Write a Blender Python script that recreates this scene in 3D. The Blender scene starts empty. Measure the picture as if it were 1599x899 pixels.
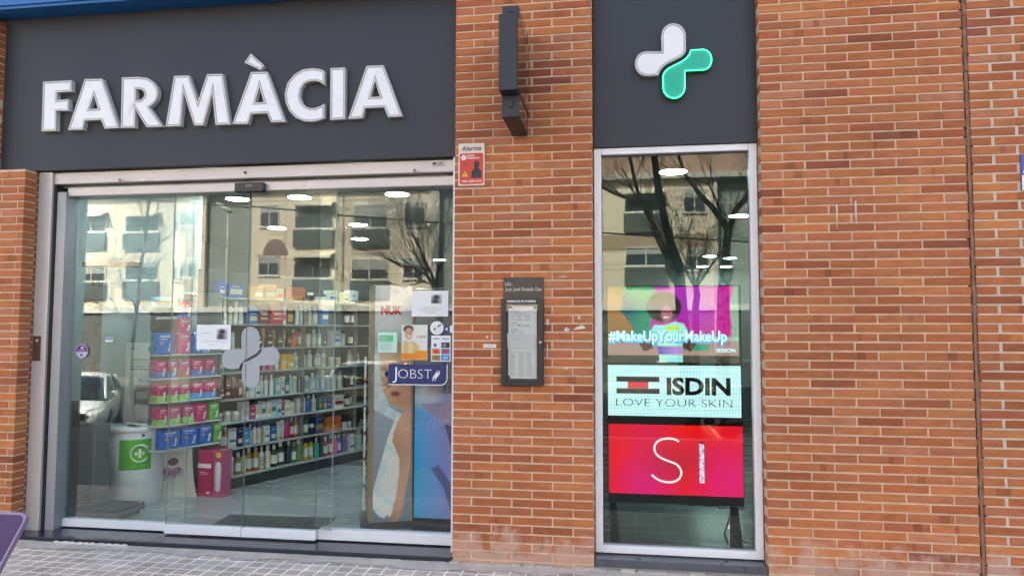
import bpy, bmesh, math, random
from mathutils import Matrix, Vector, Euler
R = math.radians
SC = bpy.context.scene
COL = SC.collection

# ------------------------------------------------------------------ camera
cam_d = bpy.data.cameras.new('camera')
cam = bpy.data.objects.new('camera', cam_d); COL.objects.link(cam); SC.camera = cam
cam_d.sensor_width = 36.0
cam_d.lens = 1120.0 / 1599.0 * 36.0
cam_d.clip_start = 0.05; cam_d.clip_end = 600
cam.matrix_world = (Matrix.Translation((0, -5.032, 1.625)) @ Matrix.Rotation(R(8.634), 4, 'Z')
                    @ Matrix.Rotation(R(90 + 3.4085), 4, 'X') @ Matrix.Rotation(R(0.114), 4, 'Z'))

# ------------------------------------------------------------------ sky, sun, exposure
W = bpy.data.worlds.new('World'); SC.world = W; W.use_nodes = True
wn = W.node_tree.nodes; wl = W.node_tree.links; wn.clear()
sky = wn.new('ShaderNodeTexSky'); sky.sky_type = 'NISHITA'; sky.sun_disc = False
SUN_EL = 44.0; SUN_AZ = -28.0            # degrees; azimuth from +Y towards +X
sky.sun_elevation = R(SUN_EL); sky.sun_rotation = R(SUN_AZ)
sky.air_density = 1.0; sky.dust_density = 7.0; sky.ozone_density = 0.0
bg = wn.new('ShaderNodeBackground'); bg.inputs[1].default_value = 0.15
wo = wn.new('ShaderNodeOutputWorld'); wl.new(sky.outputs[0], bg.inputs[0]); wl.new(bg.outputs[0], wo.inputs[0])
sun_d = bpy.data.lights.new('sun', 'SUN'); sun_d.energy = 5.0; sun_d.angle = R(0.5); sun_d.color = (1.0, 0.92, 0.80)
sun = bpy.data.objects.new('sun', sun_d); COL.objects.link(sun)
sdir = Vector((math.sin(R(SUN_AZ)) * math.cos(R(SUN_EL)), math.cos(R(SUN_AZ)) * math.cos(R(SUN_EL)), math.sin(R(SUN_EL))))
sun.rotation_euler = sdir.to_track_quat('Z', 'Y').to_euler(); sun.location = sdir * 40
SC.view_settings.view_transform = 'Standard'; SC.view_settings.look = 'None'
EXPO = 2.30
SC.view_settings.exposure = EXPO; SC.view_settings.gamma = 1.0; SC.view_settings.use_curve_mapping = False
SC.render.engine = 'CYCLES'
SC.cycles.max_bounces = 10; SC.cycles.transparent_max_bounces = 24; SC.cycles.glossy_bounces = 4
SC.cycles.diffuse_bounces = 4; SC.cycles.caustics_reflective = False; SC.cycles.caustics_refractive = False
SC.cycles.sample_clamp_indirect = 6.0

# ------------------------------------------------------------------ measured data (metres)
LETTERS = [
  ('F', [(-4.6336, 3.6367), (-4.3775, 3.6356), (-4.3735, 3.5437), (-4.5048, 3.5421), (-4.5041, 3.4782), (-4.3959, 3.481), (-4.3919, 3.3874), (-4.5035, 3.3904), (-4.4984, 3.2261), (-4.6303, 3.2285)], None),
  ('A', [(-4.2579, 3.6394), (-4.1032, 3.6344), (-3.9376, 3.228), (-4.0633, 3.2253), (-4.1005, 3.2986), (-4.2438, 3.2997), (-4.2591, 3.2254), (-4.3915, 3.2288)], [(-4.1733, 3.5022), (-4.129, 3.3934), (-4.2098, 3.3911)]),
  ('R', [(-3.9275, 3.6352), (-3.7808, 3.6325), (-3.7064, 3.6208), (-3.6527, 3.5886), (-3.6175, 3.5409), (-3.6074, 3.4916), (-3.6183, 3.4434), (-3.6464, 3.4087), (-3.6824, 3.3859), (-3.5564, 3.2221), (-3.6976, 3.223), (-3.801, 3.3737), (-3.7976, 3.2222), (-3.9216, 3.2273)], [(-3.8005, 3.5353), (-3.7645, 3.5335), (-3.7365, 3.5175), (-3.724, 3.4904), (-3.7325, 3.4634), (-3.7582, 3.4451), (-3.7972, 3.443)]),
  ('M', [(-3.474, 3.6244), (-3.3463, 3.6216), (-3.2644, 3.4074), (-3.1918, 3.6232), (-3.0609, 3.6192), (-2.9868, 3.2157), (-3.1086, 3.2179), (-3.1445, 3.474), (-3.2126, 3.2175), (-3.2895, 3.2207), (-3.3887, 3.4907), (-3.4059, 3.2207), (-3.5336, 3.223)], None),
  ('AG', [(-2.8229, 3.621), (-2.6895, 3.6168), (-2.5315, 3.2175), (-2.6482, 3.2177), (-2.6817, 3.2901), (-2.8145, 3.2912), (-2.8396, 3.2134), (-2.9685, 3.2188)], [(-2.7517, 3.5026), (-2.7118, 3.3788), (-2.7857, 3.3784)]),
  ('ACC', [(-2.8296, 3.7673), (-2.7167, 3.668), (-2.7459, 3.6313), (-2.8783, 3.6989)], None),
  ('C', [(-2.2239, 3.5987), (-2.2632, 3.6149), (-2.322, 3.6247), (-2.4003, 3.6175), (-2.4684, 3.5813), (-2.5214, 3.5196), (-2.5414, 3.44), (-2.5329, 3.3686), (-2.5018, 3.3011), (-2.4515, 3.247), (-2.3823, 3.2159), (-2.3236, 3.2087), (-2.2653, 3.2156), (-2.2171, 3.2322), (-2.2192, 3.3446), (-2.248, 3.3272), (-2.2964, 3.3135), (-2.3354, 3.3152), (-2.3749, 3.333), (-2.405, 3.3674), (-2.4176, 3.4104), (-2.4119, 3.4668), (-2.3833, 3.5079), (-2.3396, 3.5245), (-2.2907, 3.5249), (-2.2514, 3.5106), (-2.2199, 3.4874)], None),
  ('I', [(-2.1756, 3.6168), (-2.0576, 3.6161), (-2.0529, 3.2177), (-2.1704, 3.2162)], None),
  ('A3', [(-1.8886, 3.6182), (-1.7553, 3.6174), (-1.6025, 3.2195), (-1.7152, 3.218), (-1.7473, 3.2951), (-1.8963, 3.2944), (-1.9142, 3.2192), (-2.0289, 3.2167)], [(-1.8202, 3.498), (-1.7806, 3.3781), (-1.8565, 3.3771)]),
]
CROSS_W = [(0.2992, 3.6047), (0.2968, 3.7174), (0.3068, 3.7586), (0.326, 3.7838), (0.353, 3.7996), (0.384, 3.8037), (0.4148, 3.7956), (0.4412, 3.7766), (0.4597, 3.7491), (0.4677, 3.717), (0.4674, 3.6062), (0.4579, 3.5807), (0.4384, 3.5616), (0.3774, 3.533), (0.3306, 3.5109), (0.3017, 3.4886), (0.2849, 3.4633), (0.2724, 3.4341), (0.1967, 3.432), (0.1552, 3.4435), (0.1314, 3.4647), (0.1159, 3.4937), (0.1106, 3.5267), (0.1164, 3.5591), (0.1325, 3.5865), (0.1566, 3.6051), (0.1911, 3.6117)]
CROSS_G = [(0.4981, 3.6082), (0.5881, 3.6096), (0.5936, 3.6083), (0.6161, 3.599), (0.6345, 3.5802), (0.6465, 3.5544), (0.6504, 3.5252), (0.6457, 3.4965), (0.633, 3.4721), (0.6141, 3.4555), (0.5915, 3.4487), (0.4634, 3.4501), (0.4635, 3.3387), (0.4638, 3.3297), (0.4552, 3.2996), (0.4367, 3.2752), (0.4107, 3.2597), (0.3807, 3.2552), (0.3508, 3.2625), (0.325, 3.2805), (0.3069, 3.3068), (0.299, 3.3379), (0.2996, 3.4289), (0.3136, 3.4618), (0.3375, 3.4829), (0.3627, 3.4964), (0.4345, 3.5298), (0.4632, 3.5505), (0.4849, 3.5754)]
DOOR_W = [(-2.925, 1.4771), (-2.9308, 1.5746), (-2.9232, 1.6108), (-2.9069, 1.6337), (-2.8834, 1.6488), (-2.8559, 1.6541), (-2.8282, 1.6489), (-2.804, 1.6339), (-2.7867, 1.6111), (-2.7785, 1.5838), (-2.7752, 1.4877), (-2.7829, 1.465), (-2.7997, 1.4475), (-2.8532, 1.4193), (-2.8941, 1.3976), (-2.9192, 1.3767), (-2.9333, 1.3539), (-2.9436, 1.3279), (-3.0108, 1.322), (-3.0481, 1.3297), (-3.0699, 1.3467), (-3.0846, 1.371), (-3.0903, 1.3993), (-3.0862, 1.4276), (-3.0728, 1.4522), (-3.052, 1.4696), (-3.0215, 1.4772)]
DOOR_G = [(-2.7479, 1.4911), (-2.6676, 1.4973), (-2.6626, 1.4964), (-2.6422, 1.4896), (-2.6251, 1.4743), (-2.6136, 1.4526), (-2.6091, 1.4275), (-2.6124, 1.4023), (-2.623, 1.3805), (-2.6394, 1.365), (-2.6594, 1.3579), (-2.7738, 1.3521), (-2.7701, 1.2555), (-2.7696, 1.2477), (-2.7763, 1.2211), (-2.792, 1.1989), (-2.8147, 1.1841), (-2.8413, 1.1786), (-2.8682, 1.1833), (-2.8918, 1.1976), (-2.9087, 1.2194), (-2.9168, 1.2459), (-2.9191, 1.3249), (-2.9077, 1.3541), (-2.8871, 1.3737), (-2.8651, 1.3868), (-2.8022, 1.4196), (-2.7772, 1.4392), (-2.7587, 1.4619)]
SHELF_ROWS = {
  'A': (0.165, [(-0.052, -0.014, 'box', 'white'), (-0.007, 0.031, 'bottle', 'white blue'), (0.039, 0.116, 'bottle', 'white blue'), (0.124, 0.195, 'bottle', 'olive'), (0.211, 0.267, 'bottle', 'cream'), (0.275, 0.349, 'bottle', 'amber'), (0.357, 0.432, 'bottle', 'amber'), (0.44, 0.499, 'bottle', 'white'), (0.516, 0.585, 'bottle', 'white'), (0.594, 0.682, 'bottle', 'dark green'), (0.691, 0.79, 'bottle', 'dark green'), (0.799, 0.873, 'bottle', 'dark teal'), (0.882, 0.948, 'bottle', 'green'), (0.957, 1.043, 'bottle', 'pale green'), (1.062, 1.13, 'bottle', 'yellow'), (1.14, 1.199, 'bottle', 'lime'), (1.209, 1.279, 'bottle', 'turquoise'), (1.29, 1.351, 'bottle', 'dark teal'), (1.361, 1.423, 'bottle', 'red'), (1.444, 1.507, 'bottle', 'crimson'), (1.518, 1.582, 'bottle', 'pink'), (1.593, 1.658, 'bottle', 'blue'), (1.68, 1.746, 'bottle', 'purple'), (1.769, 1.893, 'box', 'white'), (1.939, 2.032, 'bottle', 'white')]),
  'B': (0.44, [(-0.045, -0.008, 'bottle', 'brown'), (0.0, 0.038, 'bottle', 'amber'), (0.046, 0.139, 'box', 'white'), (0.155, 0.219, 'box', 'navy'), (0.227, 0.3, 'box', 'sky blue'), (0.308, 0.357, 'bottle', 'pale blue'), (0.365, 0.416, 'bottle', 'white blue'), (0.424, 0.483, 'bottle', 'white blue'), (0.5, 0.569, 'box', 'white'), (0.587, 0.666, 'box', 'blue'), (0.675, 0.728, 'tube', 'white'), (0.737, 0.792, 'tube', 'white'), (0.801, 0.875, 'bottle', 'magenta'), (0.884, 0.922, 'bottle', 'dark red'), (0.931, 0.988, 'bottle', 'orange'), (0.997, 1.065, 'bottle', 'green'), (1.074, 1.133, 'bottle', 'green'), (1.163, 1.222, 'jar', 'navy'), (1.232, 1.375, 'box', 'navy'), (1.396, 1.652, 'box', 'orange'), (1.696, 1.774, 'jar', 'white'), (1.796, 1.876, 'jar', 'white')]),
  'C': (0.7, [(-0.083, -0.0, 'jar', 'grey'), (0.015, 0.1, 'jar', 'grey'), (0.116, 0.195, 'jar', 'grey'), (0.211, 0.3, 'box', 'white'), (0.309, 0.375, 'box', 'magenta'), (0.383, 0.442, 'box', 'white'), (0.45, 0.51, 'box', 'white'), (0.519, 0.571, 'box', 'white'), (0.58, 0.65, 'box', 'pale blue'), (0.659, 0.722, 'box', 'pale blue'), (0.731, 0.776, 'box', 'red'), (0.785, 0.85, 'box', 'white'), (0.859, 0.943, 'bottle', 'white'), (0.962, 1.078, 'box', 'white'), (1.107, 1.176, 'bottle', 'blue'), (1.186, 1.256, 'bottle', 'white'), (1.277, 1.338, 'box', 'teal'), (1.359, 1.421, 'box', 'blue'), (1.432, 1.495, 'box', 'purple'), (1.527, 1.69, 'box', 'white'), (1.746, 1.825, 'bottle', 'black'), (1.847, 1.928, 'bottle', 'black')]),
  'D': (0.93, [(-0.075, -0.015, 'box', 'maroon'), (0.001, 0.062, 'box', 'maroon'), (0.078, 0.141, 'bottle', 'maroon'), (0.157, 0.212, 'box', 'maroon'), (0.237, 0.286, 'box', 'white'), (0.294, 0.36, 'box', 'white'), (0.368, 0.427, 'box', 'white'), (0.444, 0.487, 'bottle', 'white'), (0.504, 0.556, 'bottle', 'white'), (0.564, 0.617, 'bottle', 'white'), (0.635, 0.706, 'box', 'aqua'), (0.715, 0.761, 'box', 'white'), (0.77, 0.825, 'box', 'teal'), (0.844, 0.89, 'bottle', 'white'), (0.9, 0.966, 'bottle', 'white'), (0.995, 1.052, 'bottle', 'cream'), (1.072, 1.151, 'bottle', 'white'), (1.16, 1.241, 'bottle', 'pale blue'), (1.251, 1.312, 'bottle', 'pale blue'), (1.333, 1.405, 'bottle', 'pale blue'), (1.416, 1.5, 'bottle', 'white'), (1.511, 1.586, 'bottle', 'pale blue'), (1.608, 1.685, 'bottle', 'white'), (1.729, 1.808, 'bottle', 'black'), (1.831, 1.9, 'bottle', 'black')]),
  'E': (1.2, [(-0.083, -0.038, 'box', 'teal'), (-0.023, 0.023, 'box', 'teal'), (0.213, 0.27, 'jar', 'pink'), (0.294, 0.361, 'jar', 'pink'), (0.386, 0.445, 'jar', 'pink'), (0.471, 0.531, 'jar', 'pink'), (0.557, 0.619, 'jar', 'pink'), (0.636, 0.69, 'bottle', 'white'), (0.708, 0.79, 'box', 'yellow'), (0.799, 0.893, 'box', 'yellow'), (0.911, 0.988, 'bottle', 'white'), (1.007, 1.094, 'bottle', 'white'), (1.124, 1.204, 'bottle', 'white'), (1.234, 1.316, 'bottle', 'grey'), (1.347, 1.409, 'bottle', 'white'), (1.462, 1.537, 'jar', 'cream'), (1.58, 1.657, 'jar', 'cream'), (1.791, 1.871, 'bottle', 'white'), (1.894, 1.976, 'bottle', 'white')]),
  'F': (1.44, [(-0.091, -0.045, 'bottle', 'cream'), (-0.022, 0.032, 'bottle', 'cream'), (0.055, 0.102, 'bottle', 'cream'), (0.32, 0.354, 'tube', 'gold'), (0.37, 0.438, 'box', 'black'), (0.455, 0.49, 'tube', 'gold'), (0.507, 0.577, 'box', 'black'), (0.594, 0.63, 'tube', 'gold'), (0.648, 0.72, 'box', 'black'), (0.738, 0.775, 'tube', 'gold'), (0.793, 0.839, 'box', 'black'), (0.858, 0.953, 'bottle', 'orange'), (0.972, 1.069, 'bottle', 'orange'), (1.089, 1.158, 'bottle', 'cream'), (1.178, 1.238, 'bottle', 'cream'), (1.259, 1.32, 'bottle', 'pale blue'), (1.341, 1.393, 'box', 'navy'), (1.499, 1.629, 'box', 'white'), (1.662, 1.729, 'bottle', 'white'), (1.786, 1.854, 'bottle', 'black'), (1.877, 1.947, 'bottle', 'black')]),
  'G': (1.69, [(-0.098, -0.053, 'bottle', 'white'), (-0.038, 0.009, 'bottle', 'white'), (0.024, 0.071, 'bottle', 'white'), (0.087, 0.134, 'bottle', 'white'), (0.15, 0.207, 'bottle', 'white blue'), (0.264, 0.38, 'box', 'blue'), (0.397, 0.526, 'bag', 'dark red'), (0.544, 0.713, 'bag', 'red'), (0.722, 0.759, 'box', 'white'), (0.777, 0.861, 'box', 'brown'), (0.908, 0.956, 'bottle', 'white'), (0.975, 1.024, 'bottle', 'white'), (1.033, 1.082, 'bottle', 'white'), (1.102, 1.162, 'bottle', 'white'), (1.192, 1.273, 'bottle', 'pale blue'), (1.294, 1.408, 'box', 'blue'), (1.735, 1.815, 'bottle', 'black'), (1.837, 1.919, 'bottle', 'black')]),
  'H': (1.955, [(-0.106, -0.03, 'box', 'royal'), (0.008, 0.191, 'box', 'royal'), (0.314, 0.441, 'box', 'wood'), (0.449, 0.616, 'box', 'wood'), (0.625, 0.724, 'box', 'cream'), (0.845, 1.046, 'box', 'salmon'), (1.115, 1.185, 'jar', 'black'), (1.216, 1.287, 'jar', 'white'), (1.308, 1.392, 'jar', 'white'), (1.413, 1.541, 'box', 'white'), (1.662, 1.741, 'box', 'cream'), (1.763, 1.913, 'box', 'white')]),
}
PINK_ROWS = {
  'P1': (1.4, [(-0.836, -0.651, 'pack', 'blue'), (-0.605, -0.47, 'pack', 'pink'), (-0.443, -0.366, 'pack', 'blue'), (-0.352, -0.252, 'pack', 'lilac')]),
  'P2': (1.185, [(-0.816, -0.722, 'carton', 'pink violet'), (-0.709, -0.611, 'carton', 'pink violet'), (-0.591, -0.47, 'carton', 'pink orange'), (-0.457, -0.331, 'carton', 'pink violet'), (-0.317, -0.187, 'carton', 'pink violet')]),
  'P3': (0.97, [(-0.809, -0.714, 'carton', 'pink green'), (-0.702, -0.591, 'carton', 'pink green'), (-0.578, -0.463, 'carton', 'pink green'), (-0.45, -0.324, 'carton', 'pink blue'), (-0.31, -0.173, 'carton', 'pink blue')]),
  'P4': (0.755, [(-0.789, -0.694, 'carton', 'pink green'), (-0.682, -0.557, 'carton', 'pink green'), (-0.537, -0.415, 'carton', 'pink green'), (-0.401, -0.275, 'carton', 'pink'), (-0.253, -0.137, 'pack', 'green')]),
  'P5': (0.535, [(-0.751, -0.557, 'pack', 'blue'), (-0.543, -0.367, 'pack', 'blue'), (-0.353, -0.211, 'pack', 'blue'), (-0.196, -0.101, 'pack', 'green')]),
}
SHELF_O = (-3.8578, 1.6953); SHELF_D = (0.36488, 0.93105)
TREES = {
  'plane_a': [[((0.99, -7.1, 1.155), 0.168), ((0.929, -7.1, 2.355), 0.14), ((0.776, -7.1, 3.129), 0.106), ((0.59, -7.1, 4.024), 0.095), ((0.488, -7.1, 4.871), 0.084), ((0.419, -7.1, 5.726), 0.067)], [((0.876, -7.1, 2.465), 0.123), ((0.72, -7.1, 2.908), 0.101), ((0.476, -7.1, 3.468), 0.078), ((0.325, -7.1, 3.751), 0.067), ((0.239, -7.1, 3.865), 0.062), ((-0.036, -7.1, 3.951), 0.05), ((-0.313, -7.1, 4.083), 0.039), ((-0.76, -7.1, 4.289), 0.028)], [((0.304, -7.1, 3.785), 0.056), ((0.186, -7.1, 4.204), 0.045), ((0.08, -7.1, 4.716), 0.039), ((-0.026, -7.1, 5.404), 0.028)]],
  'plane_b': [[((1.723, -8.1, 0.659), 0.205), ((1.771, -8.1, 2.408), 0.157), ((1.825, -8.1, 2.996), 0.115), ((1.878, -8.1, 3.468), 0.091)], [((1.878, -8.1, 3.445), 0.097), ((1.598, -8.1, 3.891), 0.079), ((1.257, -8.1, 4.319), 0.06), ((1.086, -8.1, 4.565), 0.048), ((0.974, -8.1, 5.053), 0.03)], [((1.855, -8.1, 3.469), 0.097), ((1.997, -8.1, 3.822), 0.079), ((2.229, -8.1, 4.113), 0.066), ((2.368, -8.1, 4.287), 0.054), ((2.58, -8.1, 4.756), 0.042)], [((1.745, -8.1, 3.768), 0.042), ((1.546, -8.1, 4.31), 0.024), ((1.085, -8.1, 4.504), 0.018)]],
  'young': [[((-10.868, -9.1, 0.421), 0.058), ((-10.811, -9.1, 1.839), 0.052), ((-10.738, -9.1, 2.84), 0.045), ((-10.654, -9.1, 3.557), 0.039), ((-10.601, -9.1, 4.279), 0.032), ((-10.514, -9.1, 4.93), 0.026)], [((-10.649, -9.1, 3.413), 0.026), ((-10.293, -9.1, 3.552), 0.019), ((-9.958, -9.1, 3.804), 0.013)], [((-10.79, -9.1, 2.124), 0.026), ((-11.04, -9.1, 2.483), 0.019), ((-11.212, -9.1, 2.844), 0.013)], [((-10.78, -9.1, 2.267), 0.026), ((-10.45, -9.1, 2.694), 0.019), ((-10.338, -9.1, 3.05), 0.013)], [((-10.593, -9.1, 4.062), 0.019), ((-10.352, -9.1, 4.345), 0.013), ((-10.254, -9.1, 4.705), 0.01)], [((-10.622, -9.1, 3.99), 0.019), ((-10.796, -9.1, 4.428), 0.013), ((-10.841, -9.1, 4.793), 0.01)], [((-10.811, -9.1, 1.839), 0.026), ((-11.179, -9.1, 1.982), 0.019), ((-11.431, -9.1, 2.342), 0.013)]],
  'street': [[((-5.597, -17.6, -0.547), 0.144), ((-5.788, -17.6, 1.962), 0.123), ((-5.97, -17.6, 3.019), 0.103)], [((-5.97, -17.6, 2.977), 0.082), ((-6.236, -17.6, 3.446), 0.062), ((-6.72, -17.6, 3.707), 0.041), ((-7.162, -17.6, 3.777), 0.026), ((-7.609, -17.6, 3.997), 0.021)], [((-5.97, -17.6, 3.019), 0.072), ((-6.106, -17.6, 3.552), 0.051), ((-6.328, -17.6, 3.981), 0.031), ((-6.508, -17.6, 4.411), 0.021)], [((-5.883, -17.6, 2.913), 0.072), ((-5.845, -17.6, 3.655), 0.051), ((-5.675, -17.6, 4.185), 0.031)], [((-6.236, -17.6, 3.446), 0.041), ((-6.614, -17.6, 4.091), 0.031), ((-6.948, -17.6, 4.418), 0.021)], [((-5.971, -17.6, 3.125), 0.041), ((-6.387, -17.6, 3.235), 0.031), ((-6.934, -17.6, 3.069), 0.021)]],
  'pollard': [[((2.208, -18.6, -0.515), 0.15), ((2.224, -18.6, 2.393), 0.118), ((2.233, -18.6, 3.126), 0.097)], [((2.232, -18.6, 3.063), 0.064), ((1.931, -18.6, 3.55), 0.043), ((1.69, -18.6, 4.081), 0.027), ((1.529, -18.6, 4.508), 0.016)], [((2.232, -18.6, 3.063), 0.064), ((2.137, -18.6, 3.653), 0.043), ((2.061, -18.6, 4.182), 0.027), ((2.006, -18.6, 4.712), 0.016)], [((2.233, -18.6, 3.105), 0.064), ((2.403, -18.6, 3.65), 0.043), ((2.553, -18.6, 4.175), 0.027), ((2.641, -18.6, 4.658), 0.016)], [((2.253, -18.6, 3.063), 0.064), ((2.605, -18.6, 3.543), 0.043), ((2.875, -18.6, 3.96), 0.027), ((3.084, -18.6, 4.377), 0.016)]],
}

# ------------------------------------------------------------------ helpers
def hx(s):
    s = s.lstrip('#'); r = []
    for i in (0, 2, 4):
        c = int(s[i:i+2], 16) / 255.0
        r.append(c / 12.92 if c <= 0.04045 else ((c + 0.055) / 1.055) ** 2.4)
    return (r[0], r[1], r[2])

MATS = {}
def mat(name, col=(0.5, 0.5, 0.5), rough=0.5, metal=0.0, var=0.08, scale=6.0, bump=0.0, bscale=60.0, spec=0.5, emit=None, estr=0.0, coat=0.0, stretch=(1, 1, 1)):
    if name in MATS: return MATS[name]
    m = bpy.data.materials.new(name); m.use_nodes = True; MATS[name] = m
    nt = m.node_tree; N = nt.nodes; Lk = nt.links
    b = N['Principled BSDF']
    b.inputs['Roughness'].default_value = rough; b.inputs['Metallic'].default_value = metal
    b.inputs['Specular IOR Level'].default_value = spec; b.inputs['Coat Weight'].default_value = coat
    tc = N.new('ShaderNodeTexCoord'); mp = N.new('ShaderNodeMapping'); mp.inputs['Scale'].default_value = stretch
    Lk.new(tc.outputs['Object'], mp.inputs['Vector'])
    nz = N.new('ShaderNodeTexNoise'); nz.inputs['Scale'].default_value = scale; nz.inputs['Detail'].default_value = 5
    Lk.new(mp.outputs[0], nz.inputs['Vector'])
    mx = N.new('ShaderNodeMix'); mx.data_type = 'RGBA'
    mx.inputs[6].default_value = (*[c * (1 - var) for c in col], 1); mx.inputs[7].default_value = (*[min(1, c * (1 + var)) for c in col], 1)
    Lk.new(nz.outputs['Fac'], mx.inputs[0]); Lk.new(mx.outputs[2], b.inputs['Base Color'])
    mr = N.new('ShaderNodeMapRange'); mr.inputs[1].default_value = 0.3; mr.inputs[2].default_value = 0.7
    mr.inputs[3].default_value = max(0, rough - 0.06); mr.inputs[4].default_value = min(1, rough + 0.08)
    Lk.new(nz.outputs['Fac'], mr.inputs[0]); Lk.new(mr.outputs[0], b.inputs['Roughness'])
    if bump > 0:
        n2 = N.new('ShaderNodeTexNoise'); n2.inputs['Scale'].default_value = bscale; n2.inputs['Detail'].default_value = 4
        Lk.new(mp.outputs[0], n2.inputs['Vector'])
        bp = N.new('ShaderNodeBump'); bp.inputs['Strength'].default_value = bump; bp.inputs['Distance'].default_value = 0.01
        Lk.new(n2.outputs['Fac'], bp.inputs['Height']); Lk.new(bp.outputs[0], b.inputs['Normal'])
    if emit:
        b.inputs['Emission Color'].default_value = (*emit, 1); b.inputs['Emission Strength'].default_value = estr
    return m

class MB:
    """collects shapes; build() links them as ONE mesh object"""
    def __init__(s): s.v = []; s.f = []; s.mi = []; s.sm = []; s.M = Matrix.Identity(4)
    def add(s, vs, fs, m=0, smooth=False):
        o = len(s.v); s.v += [tuple(s.M @ Vector(p)) for p in vs]
        for f in fs: s.f.append([i + o for i in f]); s.mi.append(m); s.sm.append(smooth)
        return s
    def box(s, x0, x1, y0, y1, z0, z1, m=0):
        return s.add([(x0,y0,z0),(x1,y0,z0),(x1,y1,z0),(x0,y1,z0),(x0,y0,z1),(x1,y0,z1),(x1,y1,z1),(x0,y1,z1)],
                     [(0,3,2,1),(4,5,6,7),(0,1,5,4),(1,2,6,5),(2,3,7,6),(3,0,4,7)], m)
    def cyl(s, p0, p1, r0, r1=None, n=16, m=0, caps=True, smooth=True):
        r1 = r0 if r1 is None else r1; p0 = Vector(p0); p1 = Vector(p1); d = (p1 - p0).normalized()
        a = d.orthogonal().normalized(); b = d.cross(a); vs = []
        for p, r in ((p0, r0), (p1, r1)):
            for i in range(n):
                t = 2 * math.pi * i / n; vs.append(p + (a * math.cos(t) + b * math.sin(t)) * r)
        s.add(vs, [(i, (i+1) % n, n + (i+1) % n, n + i) for i in range(n)], m, smooth)
        if caps: s.add(vs, [list(range(n))[::-1], list(range(n, 2*n))], m)
        return s
    def tube(s, pts, rs, n=8, m=0):
        pts = [Vector(p) for p in pts]; vs = []; fs = []
        if not isinstance(rs, (list, tuple)): rs = [rs] * len(pts)
        a = None
        for k, p in enumerate(pts):
            d = (pts[min(k+1, len(pts)-1)] - pts[max(k-1, 0)]).normalized()
            if a is None: a = d.orthogonal().normalized()
            else:
                a = a - d * a.dot(d); a = a.normalized() if a.length > 1e-6 else d.orthogonal().normalized()
            b = d.cross(a)
            for i in range(n):
                t = 2 * math.pi * i / n; vs.append(p + (a * math.cos(t) + b * math.sin(t)) * rs[k])
        for k in range(len(pts) - 1):
            for i in range(n): fs.append((k*n+i, k*n+(i+1) % n, (k+1)*n+(i+1) % n, (k+1)*n+i))
        fs.append(list(range(n))[::-1]); fs.append([(len(pts)-1)*n + i for i in range(n)])
        return s.add(vs, fs, m, True)
    def lathe(s, prof, c=(0,0,0), n=16, m=0, sx=1.0, sy=1.0):
        vs = []; fs = []
        for r, z in prof:
            for i in range(n):
                t = 2 * math.pi * i / n; vs.append((c[0] + r*math.cos(t)*sx, c[1] + r*math.sin(t)*sy, c[2] + z))
        for k in range(len(prof)-1):
            for i in range(n): fs.append((k*n+i, k*n+(i+1) % n, (k+1)*n+(i+1) % n, (k+1)*n+i))
        s.add(vs, fs, m, True)
        s.add(vs[:n], [list(range(n))[::-1]], m); s.add(vs[-n:], [list(range(n))], m)
        return s
    def prism(s, pts, y0, y1, m=0, smooth=False):
        """polygon in the xz plane extruded from y0 (front) to y1"""
        n = len(pts); vs = [(x, y0, z) for x, z in pts] + [(x, y1, z) for x, z in pts]
        A = sum(pts[i][0]*pts[(i+1) % n][1] - pts[(i+1) % n][0]*pts[i][1] for i in range(n))
        fr = list(range(n)); bk = [i + n for i in range(n)][::-1]
        if A < 0: fr = fr[::-1]; bk = bk[::-1]
        s.add(vs, [fr, bk], m)
        return s.add(vs, [(i, (i+1) % n, n+(i+1) % n, n+i) if A < 0 else (i, n+i, n+(i+1) % n, (i+1) % n) for i in range(n)], m, smooth)
    def build(s, name, mats, parent=None, bevel=0.0, seg=2, fix=False):
        me = bpy.data.meshes.new(name); me.from_pydata(s.v, [], s.f)
        if not isinstance(mats, (list, tuple)): mats = [mats]
        for m in mats: me.materials.append(m)
        for p, mi, sm in zip(me.polygons, s.mi, s.sm): p.material_index = mi; p.use_smooth = sm
        if fix:
            bm = bmesh.new(); bm.from_mesh(me); bmesh.ops.recalc_face_normals(bm, faces=bm.faces); bm.to_mesh(me); bm.free()
        me.update(); o = bpy.data.objects.new(name, me); COL.objects.link(o)
        par(o, parent)
        if bevel > 0:
            b = o.modifiers.new('bevel', 'BEVEL'); b.width = bevel; b.segments = seg; b.limit_method = 'ANGLE'; b.angle_limit = R(40)
        return o

WORLD_LOC = {}
def par(o, parent):
    if parent is not None:
        o.parent = parent; o.matrix_parent_inverse = Matrix.Translation(-Vector(WORLD_LOC.get(parent.name, (0, 0, 0))))
def tag(o, label, cat, group=None):
    o['label'] = label; o['category'] = cat
    if group: o['group'] = group
    return o
def thing(name, label, cat, loc=(0, 0, 0), group=None):
    o = bpy.data.objects.new(name, None); COL.objects.link(o); o.location = loc; o.empty_display_size = 0.1
    WORLD_LOC[o.name] = tuple(loc)
    return tag(o, label, cat, group)
def kind(o, k): o['kind'] = k; return o

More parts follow.
